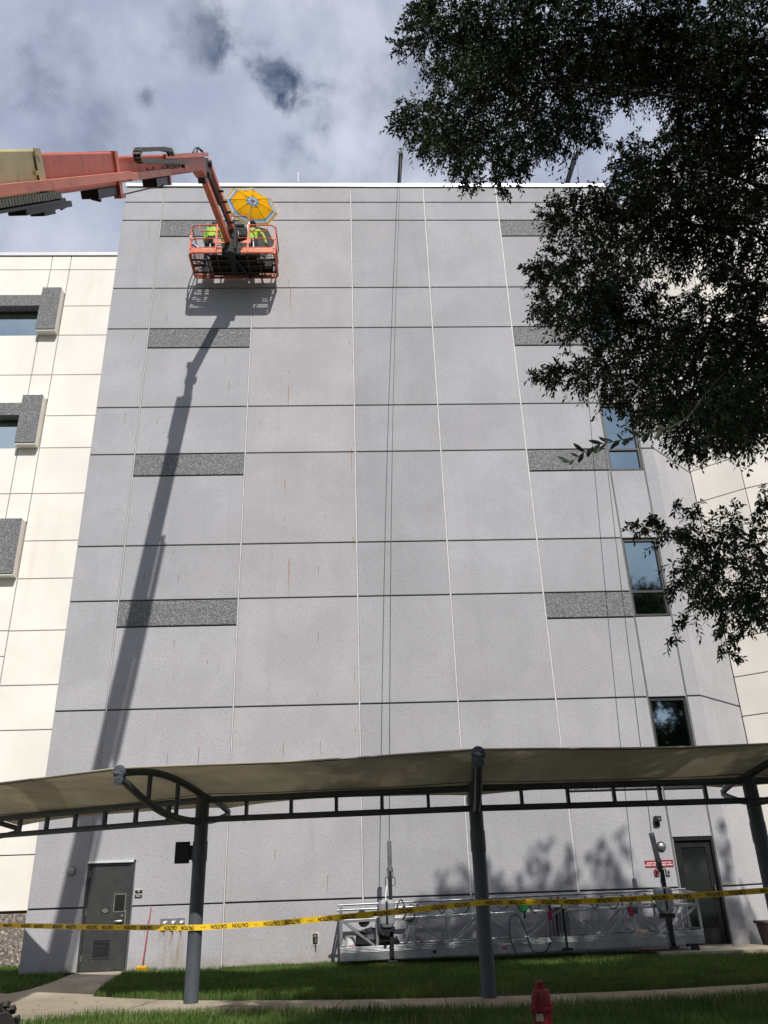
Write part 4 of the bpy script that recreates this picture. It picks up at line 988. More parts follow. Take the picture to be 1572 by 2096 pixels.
dg_ = [(SX0 + .06, .86, .34, .38), (.98, .40, 1.14, .86), (1.18, .86, 1.80, .38), (2.06, .38, 2.68, .86), (2.72, .86, 3.34, .38), (3.58, .38, 4.24, .86), (4.48, .86, 5.04, .38), (5.26, .38, 5.84, .86), (5.88, .86, 6.42, .38), (6.66, .38, 7.26, .86)]
for (x0, z0, x1, z1) in dg_:
    for y in (YF, YB):
        b = MB(); b.bar((x0, y + .003, SZ(x0, z0)), (x1, y + .003, SZ(x1, z1)), .044, .040, up=(0, 1, 0)); b.build('brace', 'alu', st, bevel=.003)
for x in (1.16, 2.70, 5.86):
    b = MB(); b.prism([(x - .13, YF - .028, SZ(x, .87)), (x + .13, YF - .028, SZ(x, .87)), (x + .09, YF - .028, SZ(x, .74)), (x - .09, YF - .028, SZ(x, .74))], (0, .008, 0)); b.build('gusset_plate', 'aludark', st)
for x in (SX0 + .02, SX1 - .02):
    b = MB(); pass
    for za_, zb_ in ((1.09, 1.13), (.865, .865), (.39, .39)): MB().bar((x, YF, SZ(x, za_)), (x, YB, SZ(x, zb_)), .04, .04).build('end_rail', 'alu', st)
for y in (YF, YB):
    b = MB(); b.box(4.335, 4.385, y - .03, y + .03, SZ(4.36, .13), SZ(4.36, 1.0)); b.box(4.25, 4.47, y - .05, y + .02, SZ(4.36, .12), SZ(4.36, .17)); b.build('section_clamp', 'black', st)
def hoist(xp, xtop):
    b = MB(); b.box(xp - .04, xp + .04, YF - .10, YF - .035, SZ(xp, .06), 1.66); b.box(xp - .035, xp + .035, YF - .10, YB, SZ(xp, .11), SZ(xp, .16)); b.box(xp - .09, xp + .09, YF - .12, YF - .03, SZ(xp, .06), SZ(xp, .10)); b.build('stirrup', 'black', st, bevel=.004)
    zt_ = 2.40; p = V(xp + .0, YF - .068, 1.30); q = V(xtop, YF - .03, zt_)
    b = MB(); b.bar(p, p.lerp(q, .50), .075, .085, up=(0, 1, 0)); b.build('stirrup_arm', 'black', st)
    b = MB(); b.bar(p.lerp(q, .45), q, .092, .095, up=(0, 1, 0)); b.cyl(q + V(-.05, 0, -.12), q + V(.05, 0, -.12), .014, 8); b.cyl(p.lerp(q, .5) + V(-.06, 0, -.03), p.lerp(q, .5) + V(.06, 0, -.03), .012, 8); b.build('arm_head', 'aludark', st, bevel=.004)
    c = p.lerp(q, .26); b = MB()
    for s_ in (-1, 1): b.tube([c + V(s_ * .03, 0, .10), c + V(s_ * .10, 0, .09), c + V(s_ * .105, 0, -.06), c + V(s_ * .03, 0, -.07)], .010, 6)
    c = p.lerp(q, .46)
    for s_ in (-1, 1): b.tube([c + V(s_ * .05, -.02, .07), c + V(s_ * .065, -.02, -.1), c + V(s_ * .04, -.02, -.16)], .008, 5)
    b.build('arm_handles', 'black', st)
    hx = xp - .09; b = MB()
    pr = [(.72, .10, .09), (.80, .155, .12), (1.0, .172, .13), (1.17, .175, .13), (1.225, .155, .115)]
    rings = []
    for z, a, d in pr:
        for kx, ky in ((-1, -.75), (-.8, -1), (.8, -1), (1, -.75), (1, .75), (.8, 1), (-.8, 1), (-1, .75)): rings.append((hx + kx * a, YF - .17 + ky * d, SZ(hx, z)))
    fs = [(i * 8 + j, i * 8 + (j + 1) % 8, i * 8 + 8 + (j + 1) % 8, i * 8 + 8 + j) for i in range(len(pr) - 1) for j in range(8)] + [tuple(range(7, -1, -1)), tuple(range(32, 40))]
    b.add(rings, fs); hs = b.build('hoist', 'hoist', st, bevel=.012)
    b = MB(); b.box(hx - .025, hx + .02, YF - .308, YF - .30, SZ(hx, .80), SZ(hx, 1.21)); b.box(hx - .14, hx + .16, YF - .22, YF - .12, SZ(hx, .64), SZ(hx, .73)); b.box(hx - .03, hx + .03, YF - .28, YF - .2, SZ(hx, .56), SZ(hx, .66))
    sub(b.build('hoist_strap', 'black', st), hs)
    b = MB(); b.box(hx - .11, hx - .045, YF - .24, YF - .14, SZ(hx, 1.226), SZ(hx, 1.230)); b.box(hx + .03, hx + .13, YF - .24, YF - .14, SZ(hx, 1.226), SZ(hx, 1.230)); sub(b.build('hoist_label', 'whiteink', st), hs)
    b = MB(); b.tube(catmull([(hx - .02, YF - .17, SZ(hx, 1.22)), (hx - .01, YF - .15, SZ(hx, 1.36)), (hx + .03, YF - .10, SZ(hx, 1.52))], 4), .010, 5); sub(b.build('hoist_rope', 'white', st), hs)
hoist(.70, .71); hoist(6.60, 6.51)
b = MB()
for x in (SX1 - .35, SX0 + .25):
    if x < 1: continue
    b.lathe((x + .12, YF - .03, SZ(x, .04)), [(.085, 0), (.09, .01), (.09, .05), (.085, .06)], axis=(0, 1, 0), n=18); b.box(x - .05, x + .13, YF - .04, YF + .06, SZ(x, .08), SZ(x, .135))
b.build('castor', 'black', st)
b = MB(); b.box(1.55, 1.62, YF - .026, YF - .0195, SZ(1.6, .19), SZ(1.6, .25)); b.build('warning_decal', 'ink', st)
b = MB(); b.box(3.0, 3.10, YF - .022, YF - .0195, SZ(3, .20), SZ(3, .24)); b.build('maker_decal', 'redink', st)
# suspension ropes and roof outriggers
for (p, q, lb) in (((.71, -1.03, 2.40), (1.83, -.45, 23.74), 'thin steel rope from the left roof outrigger down to the left hoist arm'), ((6.51, -1.03, 2.40), (7.78, -.45, 23.74), 'thin steel rope from the right roof outrigger down to the right hoist arm')):
    pts_ = [Vector(p).lerp(Vector(q), k / 12) + V(-.10 * math.sin(math.pi * k / 12), 0, 0) for k in range(13)]
    tag(MB().tube(pts_, .009, 6).build('suspension_rope', 'frame'), lb, 'rope', 'suspension ropes of the swing stage')
for x, lb in ((1.83, 'grey steel outrigger beam poking over the parapet, left of the two'), (7.78, 'grey steel outrigger beam poking over the parapet, right of the two')):
    t = T('roof_outrigger', lb, 'outrigger', (x, 1.0, 22.86), 'roof outrigger beams')
    b = MB(); b.box(x - .06, x + .06, -.5, 5.5, 23.74, 23.76); b.box(x - .06, x + .06, -.5, 5.5, 23.90, 23.92); b.box(x - .012, x + .012, -.5, 5.5, 23.76, 23.90); b.build('beam', 'aludark', t)
    MB().box(x - .065, x + .065, -.5, -.25, 23.72, 23.94).build('rope_shackle', 'black', t)
    b = MB(); b.box(x - .05, x + .05, .9, 1.0, 22.3, 23.74); b.box(x - .3, x + .3, .7, 1.2, 22.28, 22.34); b.build('stand', 'black', t)
MB_rod = MB().tube([(-1.62, -.1, 22.86), (-1.62, -.1, 23.30)], .008, 5)
tag(MB_rod.build('lightning_rod', 'steel'), 'thin lightning rod standing on the white parapet right of the boom', 'rod')

# loose things on and round the stage
random.seed(4)
b = MB(); pts_ = []
x = .95
while x < 6.2:
    L_ = random.uniform(.25, .5); sg = random.uniform(.10, .26)
    for k in range(7): t = k / 7; pts_.append((x + L_ * t, YF - .04 - .03 * math.sin(6.28 * t), SZ(x, 1.10) - sg * math.sin(math.pi * t)))
    x += L_ + .02; pts_.append((x - .01, YF - .03, SZ(x, 1.12)))
b.tube(pts_, .011, 6)
b.tube(catmull([(3.30, YF - .05, .10), (3.18, YF - .05, .45), (3.22, YF - .05, .82), (3.40, YF - .05, .84), (3.52, YF - .05, .55), (3.62, YF - .05, .22), (3.85, YF - .05, .16), (4.02, YF - .05, .35), (4.05, YF - .05, .8), (4.1, YF - .04, 1.08)], 6), .010, 6)
b.tube(catmull([(.80, YF - .12, 1.05), (.92, YF - .10, 1.24), (1.02, YF - .06, 1.0), (.95, YF - .06, .86), (1.18, YF - .06, .88), (1.2, YF - .05, 1.12)], 6), .014, 6)
tag(b.build('power_cord', 'rubber', smooth=True), 'black power cord looped along the rail of the aluminium stage', 'cord')
zd = .32
b = MB()
def blob(mb, c, rx, ry, rz, n=14, m_=9, jit=.12, seed=1):
    rnd = random.Random(seed); base = len(mb.v); c = Vector(c)
    for i in range(m_ + 1):
        th = math.pi * i / m_
        for j in range(n):
            ph = 2 * math.pi * j / n; k = 1 + rnd.uniform(-jit, jit)
            z = math.cos(th); z = max(z, -.55)
            mb.v.append((c.x + rx * k * math.sin(th) * math.cos(ph), c.y + ry * k * math.sin(th) * math.sin(ph), c.z + rz * k * z))
    for i in range(m_):
        for j in range(n): a = base + i * n + j; a1 = base + i * n + (j + 1) % n; mb.f.append((a, a1, a1 + n, a + n)); mb.mi.append(mb.cur)
    return mb
blob(b, (.28, -.62, SZ(0, zd) + .13), .36, .22, .24, jit=.16, seed=3); blob(b, (.55, -.6, SZ(0, zd) + .10), .30, .2, .18, jit=.18, seed=9)
tag(b.build('bin_bag', 'bag'), 'shiny black bin bag slumped on the left end of the stage deck', 'bag')
t = T('pail', 'white pail with red print behind the black bin bag', 'pail', (-.16, -.72, SZ(0, zd)))
MB().lathe((-.16, -.72, SZ(0, zd) - .005), [(.10, 0), (.12, .24), (.125, .25), (.11, .25)], n=18).build('bucket', 'white', t, smooth=True)
place_text(text_mesh('NO', .085, .02), 'redink', (-.13, -.845, SZ(0, zd) + .06), (1, .12, 0), (0, 0, 1), t)
b = MB(); ax = V(.15, -.72, -.45).normalized(); b.lathe((.12, -.62, .88), [(.085, -.20), (.095, 0), (.125, .09), (.12, .10), (.095, .02), (.06, -.1)], axis=ax, n=20)
tag(b.build('plastic_pipe_end', 'rubber', smooth=True), 'dark open-ended tub hanging tilted under the left rail of the stage', 'tub')
t = T('grinder', 'bright green plastic power tool hanging from the stage rail', 'tool', (3.55, YF - .03, .95))
b = MB(); b.prism([(3.38, YF - .07, 1.07), (3.66, YF - .07, 1.10), (3.68, YF - .07, 1.02), (3.52, YF - .07, .93), (3.40, YF - .07, .97)], (0, .09, 0)); b.build('casing', 'greentool', t, bevel=.012)
MB().cyl((3.53, YF - .03, .80), (3.53, YF - .03, .94), .02, 8).build('spindle', 'black', t)
for x, lb in ((4.06, 'red control pendant hanging near the joint of the stage'), (5.80, 'red control pendant hanging below the right-hand gusset of the stage')):
    t = T('control_pendant', lb, 'pendant', (x, YF - .05, SZ(x, .74)), 'red control pendants on the stage')
    MB().box(x - .045, x + .045, YF - .09, YF - .035, SZ(x, .70), SZ(x, .88)).build('casing', 'redsign', t, bevel=.012)
    MB().tube([(x, YF - .05, SZ(x, .88)), (x + .01, YF - .05, SZ(x, .97)), (x + .02, YF - .03, SZ(x, 1.08))], .010, 6).build('lead', 'rubber', t)
b = MB(); b.lathe((3.98, YF - .04, .40), [(.025, -.02), (.05, .06), (.05, .07), (.03, .05)], axis=(.2, -.3, -.9), n=12)
tag(b.build('plug', 'white', smooth=True), 'white socket end of the cord dangling over the stage beam', 'plug')
t = T('timber_offcut', 'short pale timber block lying on the right half of the stage deck', 'timber', (6.0, -.86, SZ(6, .37)))
MB().box(5.90, 6.15, -.95, -.78, SZ(6, .315), SZ(6, .42)).build('block', 'wood', t, bevel=.004)
b = MB()
for x in (5.93, 5.955): b.box(x, x + .012, -.953, -.9505, SZ(6, .325), SZ(6, .41))
b.build('mark', 'ink', t)
b = MB(); b.bar((6.78, YF + .25, .55), (7.02, YF + .25, .93), .055, .055); tag(b.build('sealant_tube', 'white', bevel=.01), 'white sealant tube propped against a brace at the right end of the stage', 'tube')
b = MB(); b.box(4.0, 4.3, -.85, -.6, SZ(4, .315), SZ(4, .36)); tag(b.build('plywood_scrap', 'wood'), 'flat plywood scrap on the deck near the stage joint', 'board')
t = T('cable_box', 'pale grey cable box strapped at the joint of the stage', 'box', (4.3, YF - .06, 1.0))
MB().box(4.10, 4.30, YF - .12, YF - .03, .99, 1.09).build('casing', 'whiteink', t, bevel=.01)
MB().box(4.33, 4.45, YF - .10, YF - .03, .96, 1.14).build('strap', 'chalk', t, bevel=.01)

# ------------------------------------------------------------------ wall fittings
def disc(name, lb, cat, c, r, mats, depth=.06):
    t = T(name, lb, cat, c); c = Vector(c)
    MB().lathe(c, [(r, 0), (r, depth * .5), (r * .9, depth * .8)], axis=(0, -1, 0), n=24).build('rim', mats[0], t, smooth=True)
    MB().lathe(c + V(0, -depth * .45, 0), [(r * .74, 0), (r * .70, depth * .5), (r * .4, depth * .75)], axis=(0, -1, 0), n=24).build('lens', mats[1], t, smooth=True)
    return t
disc('wall_light', 'round grey bulkhead light on the wall left of the charcoal door', 'light', (-6.40, -.002, 2.03), .095, ('hoist', 'chalk'))
t = T('alarm_bell', 'round silver alarm bell behind the right hoist arm', 'bell', (7.04, -.002, 2.14))
MB().lathe((7.04, -.002, 2.14), [(.105, 0), (.105, .03)], axis=(0, -1, 0), n=24).build('back_plate', 'black', t)
MB().lathe((7.04, -.032, 2.14), [(.085, 0), (.08, .02), (.06, .035), (.02, .045)], axis=(0, -1, 0), n=20).build('gong', 'steel', t, smooth=True)
t = T('security_camera', 'small black security camera above the red signs', 'camera', (7.03, 0, 2.68))
MB().box(6.97, 7.09, -.05, 0, 2.58, 2.80).build('mount', 'black', t, bevel=.01); MB().box(6.965, 7.10, -.17, -.052, 2.68, 2.80).build('housing', 'black', t, bevel=.012); MB().cyl((7.04, -.17, 2.735), (7.04, -.18, 2.735), .022, 12).build('lens', 'steel', t)
for x0, x1, l2, lb in ((6.60, 6.915, 'NORMAL POWER', 'red sign reading shunt trip normal power, left of the pair by the glass door'), (6.945, 7.262, 'EMERG POWER', 'red sign with white print next to the glass door frame, right of the pair')):
    t = T('red_sign', lb, 'sign', (x0, 0, 1.71), 'red signs behind the right hoist arm')
    MB().box(x0, x1, -.012, -.001, 1.705, 1.855).build('plate', 'redsign', t, bevel=.002)
    me_ = text_mesh('SHUNT TRIP\n' + l2, .040, .02, 1.0, 1.15)
    place_text(me_, 'whiteink', ((x0 + x1) / 2, -.0135, 1.775), (1, 0, 0), (0, 0, 1), t)
for x, mt, lb in ((6.83, 'redsign', 'small red pull station under the left red sign'), (7.10, 'hoist', 'small grey switch box under the right red sign')):
    t = T('switch_box', lb, 'switch', (x, 0, 1.6)); MB().box(x - .045, x + .045, -.05, 0, 1.53, 1.66).build('box', mt, t, bevel=.01); MB().cyl((x, -.05, 1.6), (x, -.08, 1.6), .02, 10).build('knob', 'black', t)
t = T('door_sign', 'small dark room sign with white print right of the charcoal door', 'sign', (-4.86, 0, 1.5))
MB().box(-4.945, -4.785, -.012, -.001, 1.43, 1.59).build('plate', 'frame', t, bevel=.002); MB().box(-4.945, -4.785, -.016, -.001, 1.592, 1.606).build('top_edge', 'coping', t)
place_text(text_mesh('000', .030, .03), 'whiteink', (-4.865, -.0132, 1.568), (1, 0, 0), (0, 0, 1), t)
place_text(text_mesh('Fire Pump\nRoom', .036, .02, 1, 1.05), 'whiteink', (-4.865, -.0132, 1.49), (1, 0, 0), (0, 0, 1), t)
t = T('fire_inlet', 'steel plate with three capped fire hose inlets right of the broom', 'fire inlet', (-4.07, 0, .8))
MB().box(-4.335, -3.80, -.02, -.001, .775, 1.01).build('plate', 'steel', t, bevel=.004)
for x in (-4.235, -4.055, -3.875):
    b = MB(); b.lathe((x, -.02, .895), [(.062, 0), (.062, .05), (.066, .055), (.062, .09), (.03, .115)], axis=(0, -1, 0), n=20); c_ = b.build('cap', 'steel', t, smooth=True)
    b = MB(); b.tube([(x, -.07, .84), (x + .01, -.06, .74), (x + .015, -.04, .68)], .004, 4); sub(b.build('chain', 'black', t), c_)
t = T('hose_bib', 'recessed hose tap box low on the wall left of the stage', 'tap', (-.94, 0, .38))
b = MB(); b.box(-1.03, -.995, -.012, 0, .37, .63); b.box(-.885, -.85, -.012, 0, .37, .63); b.box(-.995, -.885, -.012, 0, .37, .395); b.box(-.995, -.885, -.012, 0, .60, .63); b.build('frame', 'chalk', t)
MB().box(-.995, -.885, -.004, -.001, .395, .60).build('recess', 'ink', t)
b = MB(); b.cyl((-.94, -.004, .53), (-.94, -.05, .53), .018, 10); b.tube([(-.94, -.04, .53), (-.93, -.05, .48), (-.935, -.045, .43)], .014, 8); b.lathe((-.94, -.05, .555), [(.035, 0), (.03, .012)], axis=(0, -.5, 1), n=12); b.build('tap', 'steel', t, smooth=True)
b = MB(); b.tube([(-.935, -.045, .43), (-.925, -.03, .34), (-.93, -.01, .26)], .010, 6); b.build('hose_tail', 'black', t)
t = T('broom', 'broom with a red handle and yellow head leaning against the wall', 'broom', (-4.60, -.28, 0))
MB().tube([(-4.59, -.28, .12), (-4.56, -.018, 1.235)], .0125, 8).build('handle', 'redhandle', t, smooth=True)
b = MB(); b.box(-4.70, -4.48, -.33, -.24, .085, .13); b.build('head', 'yellowbrush', t, bevel=.01)
b = MB()
for i in range(26):
    for j in range(6):
        x = -4.695 + i * .0083; y = -.325 + j * .016; b.bar((x, y, .088), (x + random.uniform(-.012, .012), y + random.uniform(-.012, .012), .01), .004, .004)
o = b.build('bristles', 'yellowbrush', t); o['kind'] = 'stuff'
t = T('waste_bin', 'dark maroon bin standing on the landing right of the glass door', 'bin', (9.12, -.35, .09))
MB().hexa([(8.90, -.55, .09), (9.36, -.55, .09), (9.36, -.15, .09), (8.90, -.15, .09), (8.85, -.60, .50), (9.42, -.60, .50), (9.42, -.10, .50), (8.85, -.10, .50)]).build('body', 'bin', t, bevel=.02)
MB().box(8.82, 9.45, -.63, -.07, .50, .56).build('rim', 'bin', t, bevel=.015)

# ------------------------------------------------------------------ hydrant
hy = T('fire_hydrant', 'weathered red fire hydrant in the front grass, cut by the bottom edge', 'hydrant', (1.66, -11.5, 0))
hx, hyy = 1.66, -11.5
b = MB(); b.lathe((hx, hyy, 0), [(.13, -.02), (.13, .03), (.085, .05), (.085, .50), (.105, .505), (.105, .535), (.088, .545)], n=28); b.build('barrel', 'redpaint', hy, smooth=True)
b = MB(); b.lathe((hx, hyy, .545), [(.090, 0), (.088, .07), (.080, .115), (.055, .132), (.05, .132)], n=28); b.build('bonnet', 'redpaint', hy, smooth=True)
b = MB(); b.lathe((hx, hyy, .677), [(.048, 0), (.048, .012), (.044, .014), (.044, .05), (.034, .058)], n=6); b.build('operating_nut', 'redpaint', hy)
for k in range(8):
    a = 2 * math.pi * k / 8; MB().lathe((hx + .096 * math.cos(a), hyy + .096 * math.sin(a), .49), [(.010, 0), (.010, .062)], n=6).build('bolt', 'redpaint', hy)
for d in ((-1, -.25, 0), (.25, -1, 0)):
    b = MB(); dv = Vector(d).normalized(); b.lathe((hx, hyy, .33), [(.05, .06), (.05, .11), (.062, .112), (.062, .15), (.05, .155)], axis=dv, n=16); nz = b.build('nozzle', 'redpaint', hy, smooth=True)
    b = MB(); b.lathe(V(hx, hyy, .33) + dv * .155, [(.02, 0), (.018, .03)], axis=dv, n=5); sub(b.build('cap_nut', 'redpaint', hy), nz)
b = MB(); b.prism([(hx - .075, hyy - .082, .43), (hx - .01, hyy - .088, .43), (hx - .01, hyy - .088, .49), (hx - .075, hyy - .082, .49)], (0, -.003, 0)); b.build('tag_plate', 'chain', hy)

# ------------------------------------------------------------------ lawn blades
rng = np.random.default_rng(12)
def in_poly(P, x, y):
    c = np.zeros(len(x), bool); n = len(P)
    for i in range(n):
        (x0, y0), (x1, y1) = P[i], P[i - 1]
        k = ((y0 > y) != (y1 > y)) & (x < (x1 - x0) * (y - y0) / (y1 - y0 + 1e-12) + x0); c ^= k
    return c
def np_mesh(name, verts, sizes, loops, mat, tone, smooth=False):
    me = bpy.data.meshes.new(name); me.vertices.add(len(verts)); me.vertices.foreach_set('co', verts.astype(np.float32).ravel())
    me.loops.add(len(loops)); me.loops.foreach_set('vertex_index', loops.astype(np.int32))
    st_ = np.concatenate([[0], np.cumsum(sizes)[:-1]]).astype(np.int32); me.polygons.add(len(sizes)); me.polygons.foreach_set('loop_start', st_)
    try: me.polygons.foreach_set('loop_total', sizes.astype(np.int32))
    except Exception: pass
    at = me.attributes.new('tone', 'FLOAT', 'POINT'); at.data.foreach_set('value', tone.astype(np.float32))
    me.materials.append(M[mat]); me.update(calc_edges=True); me.validate()
    o = bpy.data.objects.new(name, me); COL.objects.link(o); return o
def lawn(name, poly, n, label, hmin=.05, hmax=.11, wid=.0065):
    xs = [p[0] for p in poly]; ys = [p[1] for p in poly]
    x = rng.uniform(min(xs), max(xs), n * 3); y = rng.uniform(min(ys), max(ys), n * 3); k = in_poly(poly, x, y); x, y = x[k], y[k]; pt = np.sin(x * 1.3 + 2 * np.sin(y * .9)) * np.sin(y * 2.1 + 1.5 * np.sin(x * .7)); k = rng.random(len(x)) < np.clip(.75 + .45 * pt, .25, 1); x, y = x[k][:n], y[k][:n]; n = len(x)
    clump = .5 + .5 * np.sin(x * 3.1 + 1.7 * np.sin(y * 2.3)) * np.sin(y * 4.3 + 1.3 * np.sin(x * 1.9)); a = rng.uniform(0, 2 * np.pi, n)
    h = rng.uniform(hmin, hmax, n) * (.75 + .4 * clump); le = rng.uniform(.1, .75, n) * h; w_ = wid * rng.uniform(.7, 1.3, n)
    dx, dy = np.cos(a), np.sin(a); sx, sy = -dy, dx; z0 = -.024
    v = np.stack([np.stack([x - sx * w_ / 2, y - sy * w_ / 2, np.full(n, z0)], 1), np.stack([x + sx * w_ / 2, y + sy * w_ / 2, np.full(n, z0)], 1),
                  np.stack([x + sx * w_ * .38 + dx * le * .35, y + sy * w_ * .38 + dy * le * .35, h * .6], 1), np.stack([x - sx * w_ * .38 + dx * le * .35, y - sy * w_ * .38 + dy * le * .35, h * .6], 1),
                  np.stack([x + dx * le, y + dy * le, h], 1)], 1).reshape(-1, 3)
    b0 = (np.arange(n) * 5)[:, None]; loops = np.concatenate([b0 + np.array([0, 1, 2, 3]), b0 + np.array([3, 2, 4])], 1).ravel(); sizes = np.tile([4, 3], n)
    tone = np.repeat(np.clip(.15 + .45 * clump + rng.normal(0, .16, n) + (rng.random(n) < .08) * .5, 0, 1), 5)
    o = np_mesh(name, v, sizes, loops, 'grassblade', tone); tag(o, label, 'grass', kind='stuff'); return o
lawn('grass', [(-4.93, -.04), (-4.78, -2.3), (-4.46, -4.18), (-3.82, -4.72), (-1.77, -5.43), (.47, -5.93), (3.73, -6.15), (6.32, -5.79), (9.5, -4.85), (10.4, -1.5), (8.4, -1.44), (7.0, -1.29), (6.27, -1.18), (6.15, -.04)], 110000, 'mown lawn strip between the walkway and the wall')
lawn('grass', [(-6.14, -.04), (-6.06, -2.85), (-6.24, -3.28), (-7.9, -1.96), (-9.6, -.86), (-10, 2.2), (-7.3, 2.2), (-7.3, -.04)], 15000, 'small shaded lawn patch left of the door path')
lawn('grass', [(-4.36, -6.88), (-4.03, -6.50), (-2.44, -6.82), (-.1, -7.19), (3.4, -7.43), (6.4, -7.05), (7.2, -8.5), (6.4, -12), (-5.6, -12), (-4.85, -7.6)], 110000, 'longer lawn in front of the walkway', .07, .15)

# dry leaves dropped on the walkway, path and lawn
nL = 420; lx = rng.uniform(-6.5, 8.5, nL); ly = rng.uniform(-9.2, -1.0, nL); la = rng.uniform(0, 6.28, nL); ll_ = rng.uniform(.02, .045, nL); on = np.zeros(nL, bool)
on |= in_poly(WN + WS[::-1], lx, ly); on |= in_poly([(-6.0, -.1), (-6.0, -3.3), (-4.5, -4.2), (-4.9, -.1)], lx, ly); lz = np.where(on, .008, rng.uniform(.03, .08, nL))
ca, sa = np.cos(la) * ll_, np.sin(la) * ll_
vv = np.stack([np.stack([lx - ca, ly - sa, lz], 1), np.stack([lx + sa * .35, ly - ca * .35, lz + .006], 1), np.stack([lx + ca, ly + sa, lz + .003], 1), np.stack([lx - sa * .35, ly + ca * .35, lz + .007], 1)], 1).reshape(-1, 3)
o = np_mesh('fallen_leaves', vv, np.full(nL, 4), np.arange(nL * 4), 'drylf', np.zeros(nL * 4)); tag(o, 'dry leaves scattered over the walkway and lawn', 'leaves', kind='stuff')

# ------------------------------------------------------------------ live oak
BL = [(1.16, -13.55, 11.02, 0.36), (1.48, -13.76, 10.89, 0.4), (2.02, -13.66, 10.87, 0.53), (2.66, -13.7, 10.82, 0.58), (3.41, -13.61, 10.86, 0.65), (4.03, -13.74, 10.61, 0.7), (4.44, -14.14, 10.04, 0.66), (0.83, -13.86, 10.57, 0.16), (0.96, -13.7, 11.16, 0.18), (0.69, -13.35, 10.99, 0.09), (1.3, -13.46, 10.35, 0.32), (1.68, -13.95, 9.55, 0.43), (2.5, -13.17, 10.49, 0.55), (2.98, -13.66, 10.11, 0.48), (1.79, -13.28, 10.95, 0.49), (3.77, -13.36, 10.78, 0.49), (0.64, -14.17, 8.74, 0.18), (0.93, -13.72, 9.21, 0.27), (1.22, -13.59, 9.38, 0.33), (1.75, -12.96, 9.96, 0.39), (2.38, -12.52, 10.5, 0.38), (2.34, -13.85, 8.99, 0.27), (3.0, -12.9, 10.27, 0.22), (0.88, -13.89, 8.64, 0.11), (1.39, -12.84, 9.69, 0.27), (1.53, -13.92, 8.4, 0.19), (1.65, -14.2, 8.0, 0.14), (1.62, -12.28, 9.89, 0.11), (1.7, -13.74, 8.13, 0.05), (2.74, -13.73, 8.95, 0.08), (4.54, -13.15, 10.8, 0.43), (4.66, -13.21, 10.29, 0.61), (4.73, -13.56, 9.43, 0.56), (4.68, -12.71, 10.01, 0.5), (4.17, -13.01, 9.92, 0.27), (3.54, -12.71, 9.8, 0.25), (3.46, -13.75, 8.45, 0.42), (4.89, -12.13, 9.87, 0.65), (5.09, -12.68, 9.21, 0.61), (3.86, -12.07, 9.93, 0.39), (2.6, -12.23, 9.34, 0.19), (2.45, -13.54, 8.04, 0.29), (2.88, -13.41, 8.17, 0.35), (3.14, -13.83, 7.68, 0.4), (3.6, -13.88, 7.5, 0.35), (3.94, -14.06, 7.15, 0.33), (1.9, -13.54, 7.28, 0.1), (2.35, -12.87, 7.89, 0.25), (2.21, -14.19, 6.73, 0.27), (3.2, -12.71, 8.18, 0.29), (3.49, -13.46, 7.71, 0.26), (2.68, -13.52, 7.0, 0.25), (2.29, -12.4, 7.76, 0.14), (2.27, -13.14, 7.09, 0.21), (2.39, -13.51, 6.71, 0.29), (2.88, -13.14, 6.93, 0.36), (3.51, -12.65, 7.17, 0.41), (3.23, -14.07, 6.03, 0.4), (4.95, -12.05, 7.61, 0.54), (3.57, -14.15, 6.53, 0.2), (4.9, -12.55, 7.87, 0.23), (2.14, -12.34, 6.81, 0.08), (1.78, -14.16, 5.59, 0.1), (2.52, -12.47, 6.74, 0.2), (2.53, -13.39, 6.11, 0.27), (3.11, -12.93, 6.33, 0.36), (2.94, -14.18, 5.44, 0.38), (3.42, -14.1, 5.49, 0.39), (3.88, -13.8, 5.95, 0.28), (3.46, -12.1, 6.41, 0.23), (3.08, -13.77, 5.34, 0.24), (4.17, -12.54, 6.07, 0.32), (4.71, -12.15, 6.36, 0.28), (4.06, -12.13, 6.03, 0.17), (3.22, -13.44, 5.19, 0.07), (3.73, -13.42, 5.33, 0.15), (2.72, -13.05, 6.04, 0.1), (2.37, -13.98, 4.19, 0.06), (2.82, -13.22, 4.47, 0.13), (2.68, -14.06, 4.07, 0.17), (2.98, -14.0, 4.0, 0.22), (3.62, -13.43, 4.27, 0.26), (2.81, -13.73, 4.52, 0.04), (3.09, -13.5, 4.54, 0.08), (3.28, -13.75, 4.35, 0.11), (3.42, -14.01, 4.36, 0.09), (2.77, -13.34, 4.56, 0.04), (2.77, -13.92, 3.83, 0.18), (3.49, -13.01, 4.05, 0.3), (3.46, -13.65, 3.82, 0.27), (2.79, -13.45, 3.89, 0.09), (2.94, -13.6, 3.62, 0.13), (3.0, -14.04, 3.45, 0.16), (3.19, -14.06, 3.48, 0.14), (3.3, -13.18, 3.5, 0.07), (3.23, -13.3, 3.29, 0.03), (3.1, -13.41, 3.33, 0.03), (2.58, -13.98, 3.38, 0.03), (2.46, -13.94, 3.26, 0.02), (3.17, -13.78, 3.41, 0.07), (3.34, -13.2, 7.26, 0.12), (4.35, -12.0, 8.18, 0.11), (3.52, -12.33, 8.29, 0.13), (4.65, -12.05, 8.53, 0.16), (3.6, -13.2, 7.53, 0.06), (3.85, -13.3, 4.82, 0.06), (2.47, -15.3, 4.5, 0.15), (2.68, -15.3, 4.66, 0.21), (2.73, -15.3, 4.42, 0.17)]
